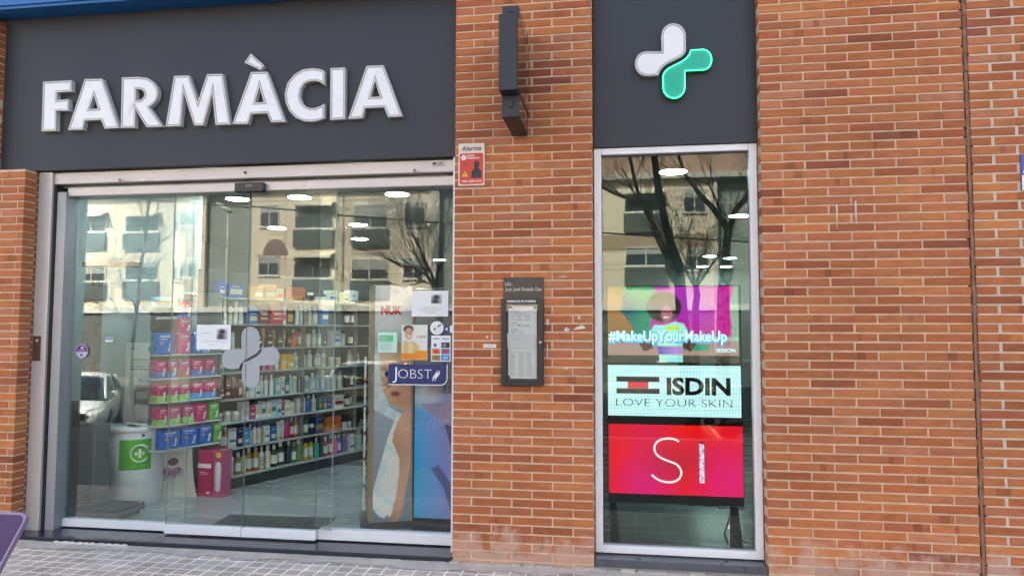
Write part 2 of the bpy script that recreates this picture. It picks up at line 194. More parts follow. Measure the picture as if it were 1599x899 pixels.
def text(s, x, y, z, h=None, width=None, m=None, name='lettering', parent=None, bold=0.0, thick=0.0006, shear=0.0, rot=0.0, center=False, track=1.0, basis=None):
    """flat lettering in the xz plane at depth y; x,z = left end of the baseline (or its middle)"""
    cu = bpy.data.curves.new('t', 'FONT'); cu.body = s; cu.size = 1.0; cu.offset = bold; cu.shear = shear; cu.space_character = track
    cu.resolution_u = 3
    ob = bpy.data.objects.new('t', cu); COL.objects.link(ob)
    dg = bpy.context.evaluated_depsgraph_get(); dg.update()
    me = bpy.data.meshes.new_from_object(ob.evaluated_get(dg)); bpy.data.objects.remove(ob); bpy.data.curves.remove(cu)
    xs = [v.co.x for v in me.vertices]; ys = [v.co.y for v in me.vertices]
    if not xs: return None
    w0 = max(xs) - min(xs); h0 = 0.729
    sy = (h / h0) if h else (width / w0); sx = (width / w0) if width else sy
    off = -0.5 * w0 * sx if center else 0
    bas = basis or Matrix.Translation((x, y, z)) @ Matrix.Rotation(rot, 4, 'Y')
    for v in me.vertices:
        v.co = bas @ Vector(((v.co.x - min(xs)) * sx + off, 0, v.co.y * sy))
    me.materials.clear(); me.materials.append(m)
    for p in me.polygons: p.material_index = 0
    me.name = name; me.update()
    o = bpy.data.objects.new(name, me); COL.objects.link(o); par(o, parent)
    return o

def picture(name, bas, w, h, nx, nz, fn, m, parent=None):
    """a flat printed picture: grid of faces coloured by fn(u,v), u right 0..1, v down 0..1; bas maps (x,0,z) of lower-left corner"""
    vs = []; fs = []; cols = []
    for j in range(nz + 1):
        for i in range(nx + 1): vs.append(bas @ Vector((w*i/nx, 0, h*(1 - j/nz)))); cols.append((*fn(i/nx, j/nz), 1.0))
    for j in range(nz):
        for i in range(nx):
            a = j*(nx+1)+i; fs.append((a, a+nx+1, a+nx+2, a+1))
    me = bpy.data.meshes.new(name); me.from_pydata(vs, [], fs)
    ca = me.color_attributes.new('Col', 'FLOAT_COLOR', 'POINT')
    ca.data.foreach_set('color', [c for t in cols for c in t])
    me.materials.append(m); me.update()
    o = bpy.data.objects.new(name, me); COL.objects.link(o); par(o, parent)
    return o

def colmat(name, rough=0.4, emit=0.0, led=0.0, coat=0.0, fade=1.0):
    m = bpy.data.materials.new(name); m.use_nodes = True; N = m.node_tree.nodes; Lk = m.node_tree.links; b = N['Principled BSDF']
    at = N.new('ShaderNodeVertexColor'); at.layer_name = 'Col'
    b.inputs['Roughness'].default_value = rough; b.inputs['Coat Weight'].default_value = coat
    if emit > 0:
        b.inputs['Base Color'].default_value = (0.02, 0.02, 0.02, 1); b.inputs['Emission Strength'].default_value = emit
        if led > 0:      # LED dot grid with pitch led metres
            tc = N.new('ShaderNodeTexCoord'); sp = N.new('ShaderNodeSeparateXYZ'); Lk.new(tc.outputs['Object'], sp.inputs[0]); outs = []
            for ax in (0, 2):
                mu = N.new('ShaderNodeMath'); mu.operation = 'MULTIPLY'; mu.inputs[1].default_value = math.pi / led; Lk.new(sp.outputs[ax], mu.inputs[0])
                si = N.new('ShaderNodeMath'); si.operation = 'SINE'; Lk.new(mu.outputs[0], si.inputs[0])
                ab = N.new('ShaderNodeMath'); ab.operation = 'ABSOLUTE'; Lk.new(si.outputs[0], ab.inputs[0]); outs.append(ab)
            mm = N.new('ShaderNodeMath'); mm.operation = 'MULTIPLY'; Lk.new(outs[0].outputs[0], mm.inputs[0]); Lk.new(outs[1].outputs[0], mm.inputs[1])
            mr = N.new('ShaderNodeMapRange'); mr.inputs[1].default_value = 0.1; mr.inputs[2].default_value = 0.8; mr.inputs[3].default_value = 0.45; mr.inputs[4].default_value = 1.2
            Lk.new(mm.outputs[0], mr.inputs[0])
            vm = N.new('ShaderNodeVectorMath'); vm.operation = 'SCALE'; Lk.new(at.outputs[0], vm.inputs[0]); Lk.new(mr.outputs[0], vm.inputs[3])
            Lk.new(vm.outputs[0], b.inputs['Emission Color'])
        else: Lk.new(at.outputs[0], b.inputs['Emission Color'])
    else: Lk.new(at.outputs[0], b.inputs['Base Color'])
    return m

def inpoly(x, y, P):
    c = False; n = len(P); j = n - 1
    for i in range(n):
        if (P[i][1] > y) != (P[j][1] > y) and x < (P[j][0]-P[i][0])*(y-P[i][1])/(P[j][1]-P[i][1]) + P[i][0]: c = not c
        j = i
    return c
def lerp(a, b, t):
    t = max(0.0, min(1.0, t)); return tuple(a[i] + (b[i]-a[i])*t for i in range(3))
def ell(x, y, cx, cy, rx, ry, soft=0.15):
    d = math.hypot((x-cx)/rx, (y-cy)/ry); return max(0.0, min(1.0, (1 + soft - d) / (2*soft)))
def at_(x, z, y=0.0): return Matrix.Translation((x, y, z))

# ------------------------------------------------------------------ materials
def brick_mat():
    m = bpy.data.materials.new('fired brick'); m.use_nodes = True; N = m.node_tree.nodes; Lk = m.node_tree.links; b = N['Principled BSDF']
    b.inputs['Roughness'].default_value = 0.82; b.inputs['Specular IOR Level'].default_value = 0.25
    at = N.new('ShaderNodeVertexColor'); at.layer_name = 'Col'
    tc = N.new('ShaderNodeTexCoord')
    mp = N.new('ShaderNodeMapping'); mp.inputs['Scale'].default_value = (1, 1, 3.5); Lk.new(tc.outputs['Object'], mp.inputs[0])
    n1 = N.new('ShaderNodeTexNoise'); n1.inputs['Scale'].default_value = 9; n1.inputs['Detail'].default_value = 6; Lk.new(mp.outputs[0], n1.inputs['Vector'])
    mr = N.new('ShaderNodeMapRange'); mr.inputs[1].default_value = .3; mr.inputs[2].default_value = .7; mr.inputs[3].default_value = .84; mr.inputs[4].default_value = 1.16; Lk.new(n1.outputs[0], mr.inputs[0])
    n2 = N.new('ShaderNodeTexNoise'); n2.inputs['Scale'].default_value = 55; n2.inputs['Detail'].default_value = 5; Lk.new(mp.outputs[0], n2.inputs['Vector'])
    mr2 = N.new('ShaderNodeMapRange'); mr2.inputs[1].default_value = .25; mr2.inputs[2].default_value = .75; mr2.inputs[3].default_value = .85; mr2.inputs[4].default_value = 1.13; Lk.new(n2.outputs[0], mr2.inputs[0])
    nb = N.new('ShaderNodeTexNoise'); nb.inputs['Scale'].default_value = 1.1; nb.inputs['Detail'].default_value = 4; Lk.new(tc.outputs['Object'], nb.inputs['Vector'])
    mrb = N.new('ShaderNodeMapRange'); mrb.inputs[1].default_value = .3; mrb.inputs[2].default_value = .7; mrb.inputs[3].default_value = .86; mrb.inputs[4].default_value = 1.12; Lk.new(nb.outputs[0], mrb.inputs[0])
    m0 = N.new('ShaderNodeMath'); m0.operation = 'MULTIPLY'; Lk.new(mr.outputs[0], m0.inputs[0]); Lk.new(mrb.outputs[0], m0.inputs[1])
    mu = N.new('ShaderNodeMath'); mu.operation = 'MULTIPLY'; Lk.new(m0.outputs[0], mu.inputs[0]); Lk.new(mr2.outputs[0], mu.inputs[1])
    vs = N.new('ShaderNodeVectorMath'); vs.operation = 'SCALE'; Lk.new(at.outputs[0], vs.inputs[0]); Lk.new(mu.outputs[0], vs.inputs[3])
    # lime bloom: low down on the wall and in a few patches
    sp = N.new('ShaderNodeSeparateXYZ'); Lk.new(tc.outputs['Object'], sp.inputs[0])
    lo = N.new('ShaderNodeMapRange'); lo.inputs[1].default_value = 0.36; lo.inputs[2].default_value = 0.0; lo.inputs[3].default_value = 0.0; lo.inputs[4].default_value = 0.42; Lk.new(sp.outputs[2], lo.inputs[0])
    n3 = N.new('ShaderNodeTexNoise'); n3.inputs['Scale'].default_value = 7; n3.inputs['Detail'].default_value = 7; n3.inputs['Roughness'].default_value = .65; Lk.new(tc.outputs['Object'], n3.inputs['Vector'])
    ad = N.new('ShaderNodeMath'); ad.operation = 'ADD'; Lk.new(n3.outputs[0], ad.inputs[0]); Lk.new(lo.outputs[0], ad.inputs[1])
    th = N.new('ShaderNodeMapRange'); th.inputs[1].default_value = .66; th.inputs[2].default_value = .82; th.inputs[3].default_value = 0; th.inputs[4].default_value = .5; Lk.new(ad.outputs[0], th.inputs[0])
    mx = N.new('ShaderNodeMix'); mx.data_type = 'RGBA'; mx.inputs[7].default_value = (0.56, 0.44, 0.36, 1)
    Lk.new(th.outputs[0], mx.inputs[0]); Lk.new(vs.outputs[0], mx.inputs[6])
    # chalky specks
    n4 = N.new('ShaderNodeTexNoise'); n4.inputs['Scale'].default_value = 120; n4.inputs['Detail'].default_value = 2; Lk.new(tc.outputs['Object'], n4.inputs['Vector'])
    sp4 = N.new('ShaderNodeMapRange'); sp4.inputs[1].default_value = .74; sp4.inputs[2].default_value = .8; sp4.inputs[4].default_value = .5; Lk.new(n4.outputs[0], sp4.inputs[0])
    mx2 = N.new('ShaderNodeMix'); mx2.data_type = 'RGBA'; mx2.inputs[7].default_value = (0.12, 0.06, 0.04, 1); Lk.new(sp4.outputs[0], mx2.inputs[0]); Lk.new(mx.outputs[2], mx2.inputs[6])
    Lk.new(mx2.outputs[2], b.inputs['Base Color'])
    bp = N.new('ShaderNodeBump'); bp.inputs['Strength'].default_value = .55; bp.inputs['Distance'].default_value = .004
    Lk.new(n2.outputs[0], bp.inputs['Height']); Lk.new(bp.outputs[0], b.inputs['Normal'])
    return m
M_BRICK = brick_mat()
M_MORTAR = mat('lime mortar', (0.66, 0.49, 0.35), 0.9, var=.32, scale=14, bump=.6, bscale=90, spec=.2)
M_MORTAR_W = mat('pale mortar', (0.62, 0.54, 0.44), 0.9, var=.2, scale=14, bump=.6, bscale=90, spec=.2)
M_PANEL = mat('anthracite sheet', (0.033, 0.037, 0.045), 0.5, var=.22, scale=1.3, bump=.04, bscale=5, spec=.35, stretch=(1.6, 1, .5))
M_ALU = mat('silver lacquered aluminium', (0.52, 0.50, 0.485), 0.33, var=.04, scale=3, metal=.25)
M_ALU_D = mat('grey lacquered aluminium', (0.30, 0.32, 0.34), 0.36, var=.05, scale=3, metal=.3)
M_WHITEALU = mat('white lacquered aluminium', (0.80, 0.82, 0.83), 0.35, var=.04, scale=3)
M_BLACK = mat('black plastic', (0.010, 0.012, 0.013), 0.35, var=.2)
M_SEAL = mat('rubber seal', (0.008, 0.009, 0.010), 0.6)
M_WHITE = mat('white acrylic', (0.80, 0.80, 0.79), 0.3, var=.03)
M_RIM = mat('pale grey rim', (0.55, 0.53, 0.50), 0.4, var=.06, scale=20)
M_GROOVE = mat('dark groove', (0.12, 0.11, 0.10), 0.6)
M_PAPER = mat('white paper', (0.74, 0.78, 0.78), 0.7, var=.03)
M_INK = mat('black ink', (0.03, 0.03, 0.035), 0.6)
M_GREYINK = mat('grey ink', (0.25, 0.26, 0.28), 0.6)
M_WPRINT = mat('white print', (0.8, 0.8, 0.8), 0.5)
M_STONE = mat('polished black granite', (0.03, 0.031, 0.036), 0.10, var=.5, scale=90)
M_CEIL = mat('grey ceiling paint', (0.26, 0.28, 0.28), 0.8, var=.02)
M_WALLIN = mat('pale blue interior paint', (0.27, 0.325, 0.345), 0.7, var=.03)
M_DARKIN = mat('dark interior panel', (0.05, 0.055, 0.055), 0.5)
M_SHELF = mat('grey white shelf board', (0.33, 0.35, 0.345), 0.4, var=.03)
M_SHELFBACK = mat('dark shelf back', (0.045, 0.052, 0.05), 0.6, var=.1)

def glass_mat(name, base_refl, tint, k=1.0):
    m = bpy.data.materials.new(name); m.use_nodes = True; N = m.node_tree.nodes; Lk = m.node_tree.links; N.clear()
    o = N.new('ShaderNodeOutputMaterial'); t = N.new('ShaderNodeBsdfTransparent'); t.inputs[0].default_value = (*tint, 1)
    g = N.new('ShaderNodeBsdfGlossy'); g.inputs['Roughness'].default_value = 0.0; g.inputs['Color'].default_value = (0.93, 1.0, 0.97, 1)
    fr = N.new('ShaderNodeFresnel'); fr.inputs[0].default_value = 1.5
    ad = N.new('ShaderNodeMath'); ad.operation = 'MULTIPLY_ADD'; ad.inputs[1].default_value = k; ad.inputs[2].default_value = base_refl; ad.use_clamp = True
    Lk.new(fr.outputs[0], ad.inputs[0])
    # float glass is never quite flat: very slow waviness in the normal
    tc = N.new('ShaderNodeTexCoord'); nz = N.new('ShaderNodeTexNoise'); nz.inputs['Scale'].default_value = 1.1; nz.inputs['Detail'].default_value = 0
    Lk.new(tc.outputs['Object'], nz.inputs['Vector']); bp = N.new('ShaderNodeBump'); bp.inputs['Strength'].default_value = .09; bp.inputs['Distance'].default_value = .004
    Lk.new(nz.outputs[0], bp.inputs['Height']); Lk.new(bp.outputs[0], g.inputs['Normal'])
    mx = N.new('ShaderNodeMixShader'); Lk.new(ad.outputs[0], mx.inputs[0]); Lk.new(t.outputs[0], mx.inputs[1]); Lk.new(g.outputs[0], mx.inputs[2]); Lk.new(mx.outputs[0], o.inputs[0])
    return m
M_GLASS = glass_mat('shopfront glass', 0.006, (0.975, 1.0, 0.99), .78)
M_GLASS_WIN = glass_mat('display window glass', 0.02, (0.56, 0.64, 0.60))
M_GLASSEDGE = mat('green glass edge', (0.30, 0.42, 0.39), 0.2, var=.05)

def M_paint(name, hexcol, rough=.45, **k): return mat(name, hx(hexcol), rough, **k)

# ------------------------------------------------------------------ real brickwork, brick by brick
CP = 0.061; Z0 = 0.03; BG = 0.0116
rb = random.Random(7)
BRICK_COLS = [(0.43,0.150,0.060),(0.45,0.162,0.066),(0.40,0.136,0.056),(0.47,0.175,0.066),(0.42,0.150,0.068),(0.35,0.112,0.052),(0.27,0.088,0.048),(0.45,0.180,0.092),(0.49,0.195,0.072)]
BRICK_W = [7,6,6,5,6,3.2,1.3,3,1.4]
def brickwork(name, parent, x0, x1, z0, z1, pitch, j0, par_off, yf=0.0, depth=0.115, left=True, right=True, joint=0.012, mortar=None, tint=1.0):
    vs = []; fs = []; cols = []
    r0 = int(math.floor((z0 - Z0) / CP)); r1 = int(math.ceil((z1 - Z0) / CP))
    for r in range(r0, r1):
        za = max(z0, Z0 + r*CP + BG/2 + rb.uniform(-.0008, .0008)); zb = min(z1, Z0 + (r+1)*CP - BG/2 + rb.uniform(-.0008, .0008))
        if zb - za < .012: continue
        st = j0 + (0.0 if (r + par_off) % 2 == 0 else pitch/2)
        n0 = int(math.floor((x0 - st) / pitch)) - 1
        k = n0
        while True:
            a = st + k*pitch + joint/2; b = a + pitch - joint; k += 1
            a += rb.uniform(-.0015, .0015); b += rb.uniform(-.0015, .0015)
            if a > x1: break
            a = max(a, x0); b = min(b, x1)
            if b - a < .02: continue
            yy = yf + rb.uniform(-.0012, .0012); bv = .0022
            base = rb.choices(BRICK_COLS, BRICK_W)[0]; g = rb.uniform(.9, 1.1) * tint
            hue = rb.uniform(-.06, .06); c0 = (base[0]*g, base[1]*g*(.97+hue), base[2]*g*(.92+hue*2))
            # one brick in five carries a darker kiln band
            segs = [(a, b, c0)]
            if b - a > .2 and rb.random() < .13:
                s1 = rb.uniform(a + .05, b - .09); s2 = s1 + rb.uniform(.02, .08); q_ = rb.uniform(.66, .88); dk = tuple(c*q_ for c in c0)
                segs = [(a, s1, c0), (s1, s2, dk), (s2, b, c0)]
            tl = rb.uniform(-.001, .001); sk = rb.uniform(-.0011, .0011); sk2 = rb.uniform(-.0009, .0009)
            for (p, q, cc) in segs:
                la = bv if p == a else 0; lb_ = bv if q == b else 0; o = len(vs)
                L0 = b - a; fp = (p-a)/L0*2-1; fq = (q-a)/L0*2-1
                zap, zaq, zbp, zbq = za + sk*fp, za + sk*fq, zb + sk2*fp, zb + sk2*fq
                vs += [(p+la, yy+tl, zap+bv), (q-lb_, yy-tl, zaq+bv), (q-lb_, yy-tl, zbq-bv), (p+la, yy+tl, zbp-bv),
                       (p, yy+bv, zap), (q, yy+bv, zaq), (q, yy+bv, zbq), (p, yy+bv, zbp),
                       (p, yf+depth, zap), (q, yf+depth, zaq), (q, yf+depth, zbq), (p, yf+depth, zbp)]
                F = [(0,1,2,3), (4,5,1,0), (3,2,6,7), (8,9,5,4), (7,6,10,11)]
                if p == a: F += [(4,0,3,7), (8,4,7,11)]
                if q == b: F += [(1,5,6,2), (5,9,10,6)]
                for f in F: fs.append([i + o for i in f]); cols.append(cc)
    me = bpy.data.meshes.new(name); me.from_pydata(vs, [], fs)
    ca = me.color_attributes.new('Col', 'FLOAT_COLOR', 'CORNER'); buf = []
    for f, c in zip(fs, cols): buf += [c[0], c[1], c[2], 1.0] * len(f)
    ca.data.foreach_set('color', buf); me.materials.append(M_BRICK); me.update()
    o = bpy.data.objects.new(name, me); COL.objects.link(o); par(o, parent)
    mo = MB(); lx = .004
    mo.box(x0 + (lx if left else 0), x1 - (lx if right else 0), yf + .0055, yf + depth + .004, z0, z1)
    mo.build('mortar', mortar or M_MORTAR, parent)
    return o

PILA = 0.2866; WALA = 0.2886
t = thing('brick_pillar', 'orange brick pillar between the sliding doors and the tall narrow window', 'pillar', (-.69, 0, 0))
brickwork('bricks', t, -1.186, -.19, .0, 4.45, PILA, -1.0507, 0)
t = thing('brick_wall', 'wide orange brick wall right of the tall narrow window, up to the dark vertical joint', 'wall', (1.6, 0, 0))
brickwork('bricks', t, .95, 2.247, .0, 4.45, WALA, 1.0937, 1)
t = thing('brick_wall', 'strip of brick wall right of the dark joint with thick pale mortar', 'wall', (3.4, 0, 0))
brickwork('bricks', t, 2.276, 4.9, .0, 4.45, .2886, 2.41, 0, joint=.021, mortar=M_MORTAR_W)
jm = MB(); rj = random.Random(3)
jm.box(2.2515, 2.2725, .006, .1, 0, 4.45)
M_JOINT = mat('weathered joint filler', (0.24, 0.13, 0.085), .85, var=.6, scale=9, bump=.8, bscale=50)
pts = []; z = 0.0
while z < 4.4:
    jm.box(2.249 + rj.uniform(0, .004), 2.268 + rj.uniform(0, .007), -.001 + rj.uniform(0, .003), .01, z, z + rj.uniform(.03, .12)); z += rj.uniform(.05, .16)
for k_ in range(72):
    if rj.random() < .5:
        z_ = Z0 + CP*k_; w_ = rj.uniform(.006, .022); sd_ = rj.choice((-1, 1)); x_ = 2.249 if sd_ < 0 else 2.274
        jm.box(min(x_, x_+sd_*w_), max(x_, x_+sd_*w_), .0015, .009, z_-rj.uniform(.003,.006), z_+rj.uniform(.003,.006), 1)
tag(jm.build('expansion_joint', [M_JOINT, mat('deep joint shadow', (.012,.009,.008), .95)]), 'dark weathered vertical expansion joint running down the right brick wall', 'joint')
t = thing('brick_pillar', 'brick pier at the far left edge below the anthracite sign', 'pillar', (-5.2, 0, 0))
brickwork('bricks', t, -6.2, -4.71, .0, 2.91, .2886, -5.35, 0, tint=.97)
t = thing('brick_wall', 'sliver of brick wall at the upper left beside and above the blue beam', 'wall', (-5.5, 0, 2.92))
brickwork('bricks', t, -6.2, -5.035, 2.912, 4.16, .2886, -5.35, 0)
brickwork('bricks', t, -6.2, -1.19, 4.305, 4.45, .2886, -5.35, 0)
# upper storeys and volume of our own building (mostly out of the frame)
def far_brick():
    m = bpy.data.materials.new('brickwork seen from afar'); m.use_nodes = True; N = m.node_tree.nodes; Lk = m.node_tree.links; b = N['Principled BSDF']
    b.inputs['Roughness'].default_value = .85; tc = N.new('ShaderNodeTexCoord'); mp = N.new('ShaderNodeMapping'); mp.inputs['Rotation'].default_value = (R(90), 0, 0)
    Lk.new(tc.outputs['Object'], mp.inputs[0]); bt = N.new('ShaderNodeTexBrick'); bt.inputs['Scale'].default_value = 1
    bt.inputs['Brick Width'].default_value = .289; bt.inputs['Row Height'].default_value = .061; bt.inputs['Mortar Size'].default_value = .0085
    bt.inputs['Color1'].default_value = (.42,.16,.08,1); bt.inputs['Color2'].default_value = (.32,.12,.07,1); bt.inputs['Mortar'].default_value = (.6,.47,.35,1)
    Lk.new(mp.outputs[0], bt.inputs['Vector']); Lk.new(bt.outputs[0], b.inputs['Base Color']); return m
M_FARBRICK = far_brick()
t = thing('apartment_building', 'brick building above and around the pharmacy shopfront', 'building', (0, 7, 0))
mb = MB(); mb.box(-16, 14, .002, 14.3, 4.455, 24); mb.box(-9, 6.5, .36, 14.3, 3.32, 4.45); mb.box(-9, -7.5, .36, 14.3, 0, 3.315)  # unseen height raised so the building's shadow covers the street
mb.box(3.4, 6.5, .36, 14.3, 0, 3.315); mb.box(-7.49, 3.39, 14.0, 14.3, 0, 3.315); mb.box(-9, -6.21, .01, .35, 0, 4.45); mb.box(4.91, 6.5, .01, .35, 0, 4.45)
mb.box(.96, 4.9, .125, .35, 0, 4.45); mb.box(-6.2, -4.72, .125, .35, 0, 4.16); mb.box(-1.176, -.2, .125, .33, 0, 4.45); mb.box(-6.2, -1.2, .13, .35, 4.17, 4.45)
mb.build('wall', M_FARBRICK, t)

# ------------------------------------------------------------------ fascia sign with letters
def poly_face(bm, loop, y):
    vs = [bm.verts.new((x, y, z)) for x, z in loop]
    return vs, [bm.edges.new((vs[i], vs[(i+1) % len(vs)])) for i in range(len(vs))]
def channel_letter(name, outer, hole, yf, yb, parent, mats, rim=.012, groove=.0035):
    """raised letter: extruded body, pale rim, thin groove, face"""
    bm = bmesh.new(); ed = []
    _, e = poly_face(bm, outer, yf); ed += e
    if hole: _, e = poly_face(bm, hole, yf); ed += e
    r = bmesh.ops.triangle_fill(bm, use_beauty=True, use_dissolve=False, edges=ed)
    fc = [f for f in r['geom'] if isinstance(f, bmesh.types.BMFace)]
    bmesh.ops.recalc_face_normals(bm, faces=fc)
    if fc[0].normal.y > 0: bmesh.ops.reverse_faces(bm, faces=fc)
    ri = bmesh.ops.inset_region(bm, faces=fc, thickness=rim, use_even_offset=True, use_boundary=True)
    for f in ri['faces']: f.material_index = 0
    rg = bmesh.ops.inset_region(bm, faces=fc, thickness=groove, depth=-.002, use_even_offset=True, use_boundary=True)
    for f in rg['faces']: f.material_index = 1
    for f in fc: f.material_index = 2
    bd = [e for e in bm.edges if e.is_boundary]
    ex = bmesh.ops.extrude_edge_only(bm, edges=bd)
    for v in [g for g in ex['geom'] if isinstance(g, bmesh.types.BMVert)]: v.co.y = yb
    bmesh.ops.recalc_face_normals(bm, faces=bm.faces)
    me = bpy.data.meshes.new(name); bm.to_mesh(me); bm.free()
    for m in mats: me.materials.append(m)
    o = bpy.data.objects.new(name, me); COL.objects.link(o); par(o, parent); return o

sg = thing('fascia_sign', 'anthracite fascia sign with raised white letters FARMÀCIA above the sliding doors', 'sign', (-3.1, .1, 2.92))
mb = MB(); mb.box(-5.10, -1.188, .10, .145, 2.915, 4.45); mb.box(-5.02, -1.188, .145, .33, 2.93, 2.945)
mb.build('panel', M_PANEL, sg, bevel=.003)
for nm, o_, h_ in LETTERS:
    channel_letter('accent' if nm == 'ACC' else 'letter', o_, h_, .055, .0995, sg, [M_RIM, M_GROOVE, M_WHITE])
cs = thing('cross_sign', 'anthracite panel with a white and green lit pharmacy cross above the narrow window', 'sign', (.38, .1, 2.93))
mb = MB(); mb.box(-.1885, .9485, .10, .14, 2.94, 4.45); mb.box(-.1885, .9485, .14, .33, 2.945, 2.96); mb.build('panel', M_PANEL, cs, bevel=.003)
M_GREENFACE = mat('green acrylic', hx('#0c9078'), .3, var=.05, emit=hx('#0c9078'), estr=.10)
M_NEON = mat('green neon', (.1, .8, .45), .3, emit=(0.07, 1.0, 0.42), estr=.62)
channel_letter('cross_half', CROSS_W, None, .055, .0995, cs, [M_RIM, M_GROOVE, M_WHITE], rim=.011)
channel_letter('cross_half', CROSS_G, None, .06, .0995, cs, [mat('green rim', hx('#0b8a55'), .4), M_GREENFACE, M_GREENFACE], rim=.008)
n = len(CROSS_G); cx_ = sum(p[0] for p in CROSS_G)/n; cz_ = sum(p[1] for p in CROSS_G)/n
ins = []
for i, (x, z) in enumerate(CROSS_G):
    x0, z0 = CROSS_G[i-1]; x1, z1 = CROSS_G[(i+1) % n]; dx, dz = x1-x0, z1-z0; L_ = math.hypot(dx, dz) or 1
    ins.append((x - dz/L_*.008*-1, z + dx/L_*.008*-1))
A_ = sum(CROSS_G[i][0]*CROSS_G[(i+1) % n][1]-CROSS_G[(i+1) % n][0]*CROSS_G[i][1] for i in range(n))
if A_ > 0: ins = [(2*a-c, 2*b-d) for (a, b), (c, d) in zip(CROSS_G, ins)]
mb = MB(); mb.tube([(x, .055, z) for x, z in ins + ins[:2]], .0042, n=6); mb.build('neon_tube', M_NEON, cs)

M_BLUE = mat('blue painted steel', hx('#1667a8'), .45, var=.15, scale=4)
mb = MB(); mb.box(-6.6, -1.19, -.075, .098, 4.235, 4.272, 0); mb.box(-6.6, -1.19, -.105, -.0752, 4.215, 4.275, 0); mb.box(-6.6, -1.19, -.09, .098, 4.19, 4.2145, 0)
mb.box(-6.6, -1.19, -.11, .098, 4.2755, 4.3, 1)
for x in (-4.31, -3.95+.0, -3.3, -2.85): mb.box(x, x+.055, -.1075, -.1056, 4.222, 4.242, 2)
tag(mb.build('steel_beam', [M_BLUE, mat('pale flashing', (.42,.42,.40), .6, var=.3, scale=20), mat('rust', (.20,.10,.06), .9, var=.5, scale=30)], bevel=.004), 'blue painted steel beam with rust spots along the top of the fascia', 'beam')

# ------------------------------------------------------------------ projecting cross sign, seen edge on
ps = thing('projecting_sign', 'dark projecting cross sign seen edge on, fixed high on the brick pillar', 'sign', (-.69, 0, 3.4))
M_PSIDE = mat('smoked acrylic', (0.02, 0.012, 0.012), 0.05, var=.1, coat=.5, spec=.6)
ZT, ZB = 3.75, 3.01
def boxs(m_, x0, x1, y0, y1, z0, z1, ): m_.box(x0, x1, y0, y1, z0, z1)
mb = MB(); boxs(mb, -.757, -.648, -.50, -.03, ZB, ZT); mb.build('vertical_arm', M_PANEL, ps, bevel=.003)
mb = MB(); boxs(mb, -.762, -.643, -.60, -.0, 3.155, 3.655); mb.build('horizontal_arm', M_PANEL, ps, bevel=.003)
mb = MB(); mb.box(-.6475, -.6445, -.49, -.10, ZB + .012, 3.15); mb.box(-.6475, -.6445, -.49, -.10, 3.66, ZT - .012); mb.box(-.6425, -.6405, -.583, -.02, 3.172, 3.638)
mb.box(-.7605, -.7575, -.49, -.10, ZB + .012, 3.15); mb.box(-.7655, -.7625, -.585, -.01, 3.165, 3.645)
mb.build('led_face', M_PSIDE, ps)
for z_ in (3.705, 3.085):
    mb = MB(); mb.cyl((-.703, -.501, z_), (-.703, -.512, z_), .016, n=20); mb.cyl((-.703, -.512, z_), (-.703, -.518, z_), .009, n=12); mb.build('knob', M_BLACK, ps)

# ------------------------------------------------------------------ shopfront frame, doors, glass
YG = .28       # fixed panes
YD = .20       # sliding doors
fr = thing('shopfront_frame', 'silver aluminium frame and header boxes of the automatic glass entrance', 'frame', (-2.95, .2, .03))
mb = MB(); mb.box(-4.708+.0, -4.583, .135, .30, .035, 2.91); mb.build('jamb', M_ALU, fr, bevel=.004)
mb = MB(); mb.box(-4.582, -4.562, .158, .34, .035, 2.81); mb.build('shutter_track', M_SEAL, fr)
mb = MB(); mb.box(-4.561, -4.478, .168, .30, .035, 2.75); mb.build('jamb', M_ALU_D, fr, bevel=.003)
mb = MB(); mb.box(-1.222, -1.187, .10, .34, .035, 2.91); mb.build('jamb', M_WHITEALU, fr, bevel=.003)
mb = MB(); mb.box(-4.583, -1.224, .155, .33, 2.812, 2.908); mb.build('header_box', M_ALU, fr, bevel=.006)
mb = MB(); mb.box(-4.49, -1.224, .19, .33, 2.716, 2.792); mb.box(-4.583, -1.224, .23, .33, 2.793, 2.811)
hb = mb.build('door_operator', M_ALU, fr, bevel=.012, seg=3)
for a_ in ((-4.476, -3.46, YG - .03, YG + .03, .045, .105), (-2.283, -1.224, YG - .055, YG + .02, .045, .122)):
    mb = MB(); mb.box(*a_); mb.build('bottom_rail', M_WHITEALU, fr, bevel=.003)
for x, dx in ((-3.985, .028), (-1.54, .018)):
    mb = MB(); mb.cyl((x, .155, 2.828), (x + dx, .11, 2.822), .008, n=10); mb.cyl((x + dx, .11, 2.822), (x + dx + .006, .10, 2.821), .011, n=10)
    mb.build('locking_pin', mat('worn brass', (.25,.20,.14), .4, metal=.8), fr)
mb = MB(); mb.cyl((-2.905, .156, 2.857), (-2.905, .15, 2.857), .014, n=20, m=0); mb.cyl((-2.905, .15, 2.857), (-2.905, .147, 2.857), .008, n=16, m=1); mb.build('keyhole', [mat('brass', (.3,.22,.12), .4, metal=.8), M_BLACK], fr)
text('GRC', -1.36, .1535, 2.868, h=.022, m=M_INK, parent=fr, bold=.02, name='lettering')
mb = MB(); mb.box(-1.395, -1.365, .1530, .1545, 2.87, 2.886); mb.box(-1.40, -1.29, .1532, .1545, 2.858, 2.861); mb.build('lettering', M_INK, fr)
mb = MB(); mb.box(-4.70, -4.627, .1315, .1345, 1.375, 1.575); mb.cyl((-4.66, .1315, 1.54), (-4.66, .126, 1.54), .011, n=14, m=1)
mb.build('lock_plate', [mat('brown lock plate', (.085,.04,.025), .45), M_ALU], fr, bevel=.002)
ms = MB(); ms.box(-2.985, -2.745, .135, .19, 2.70, 2.775); o = ms.build('door_sensor', M_BLACK, bevel=.008, seg=3); tag(o, 'small black motion sensor over the meeting edge of the sliding doors', 'sensor')
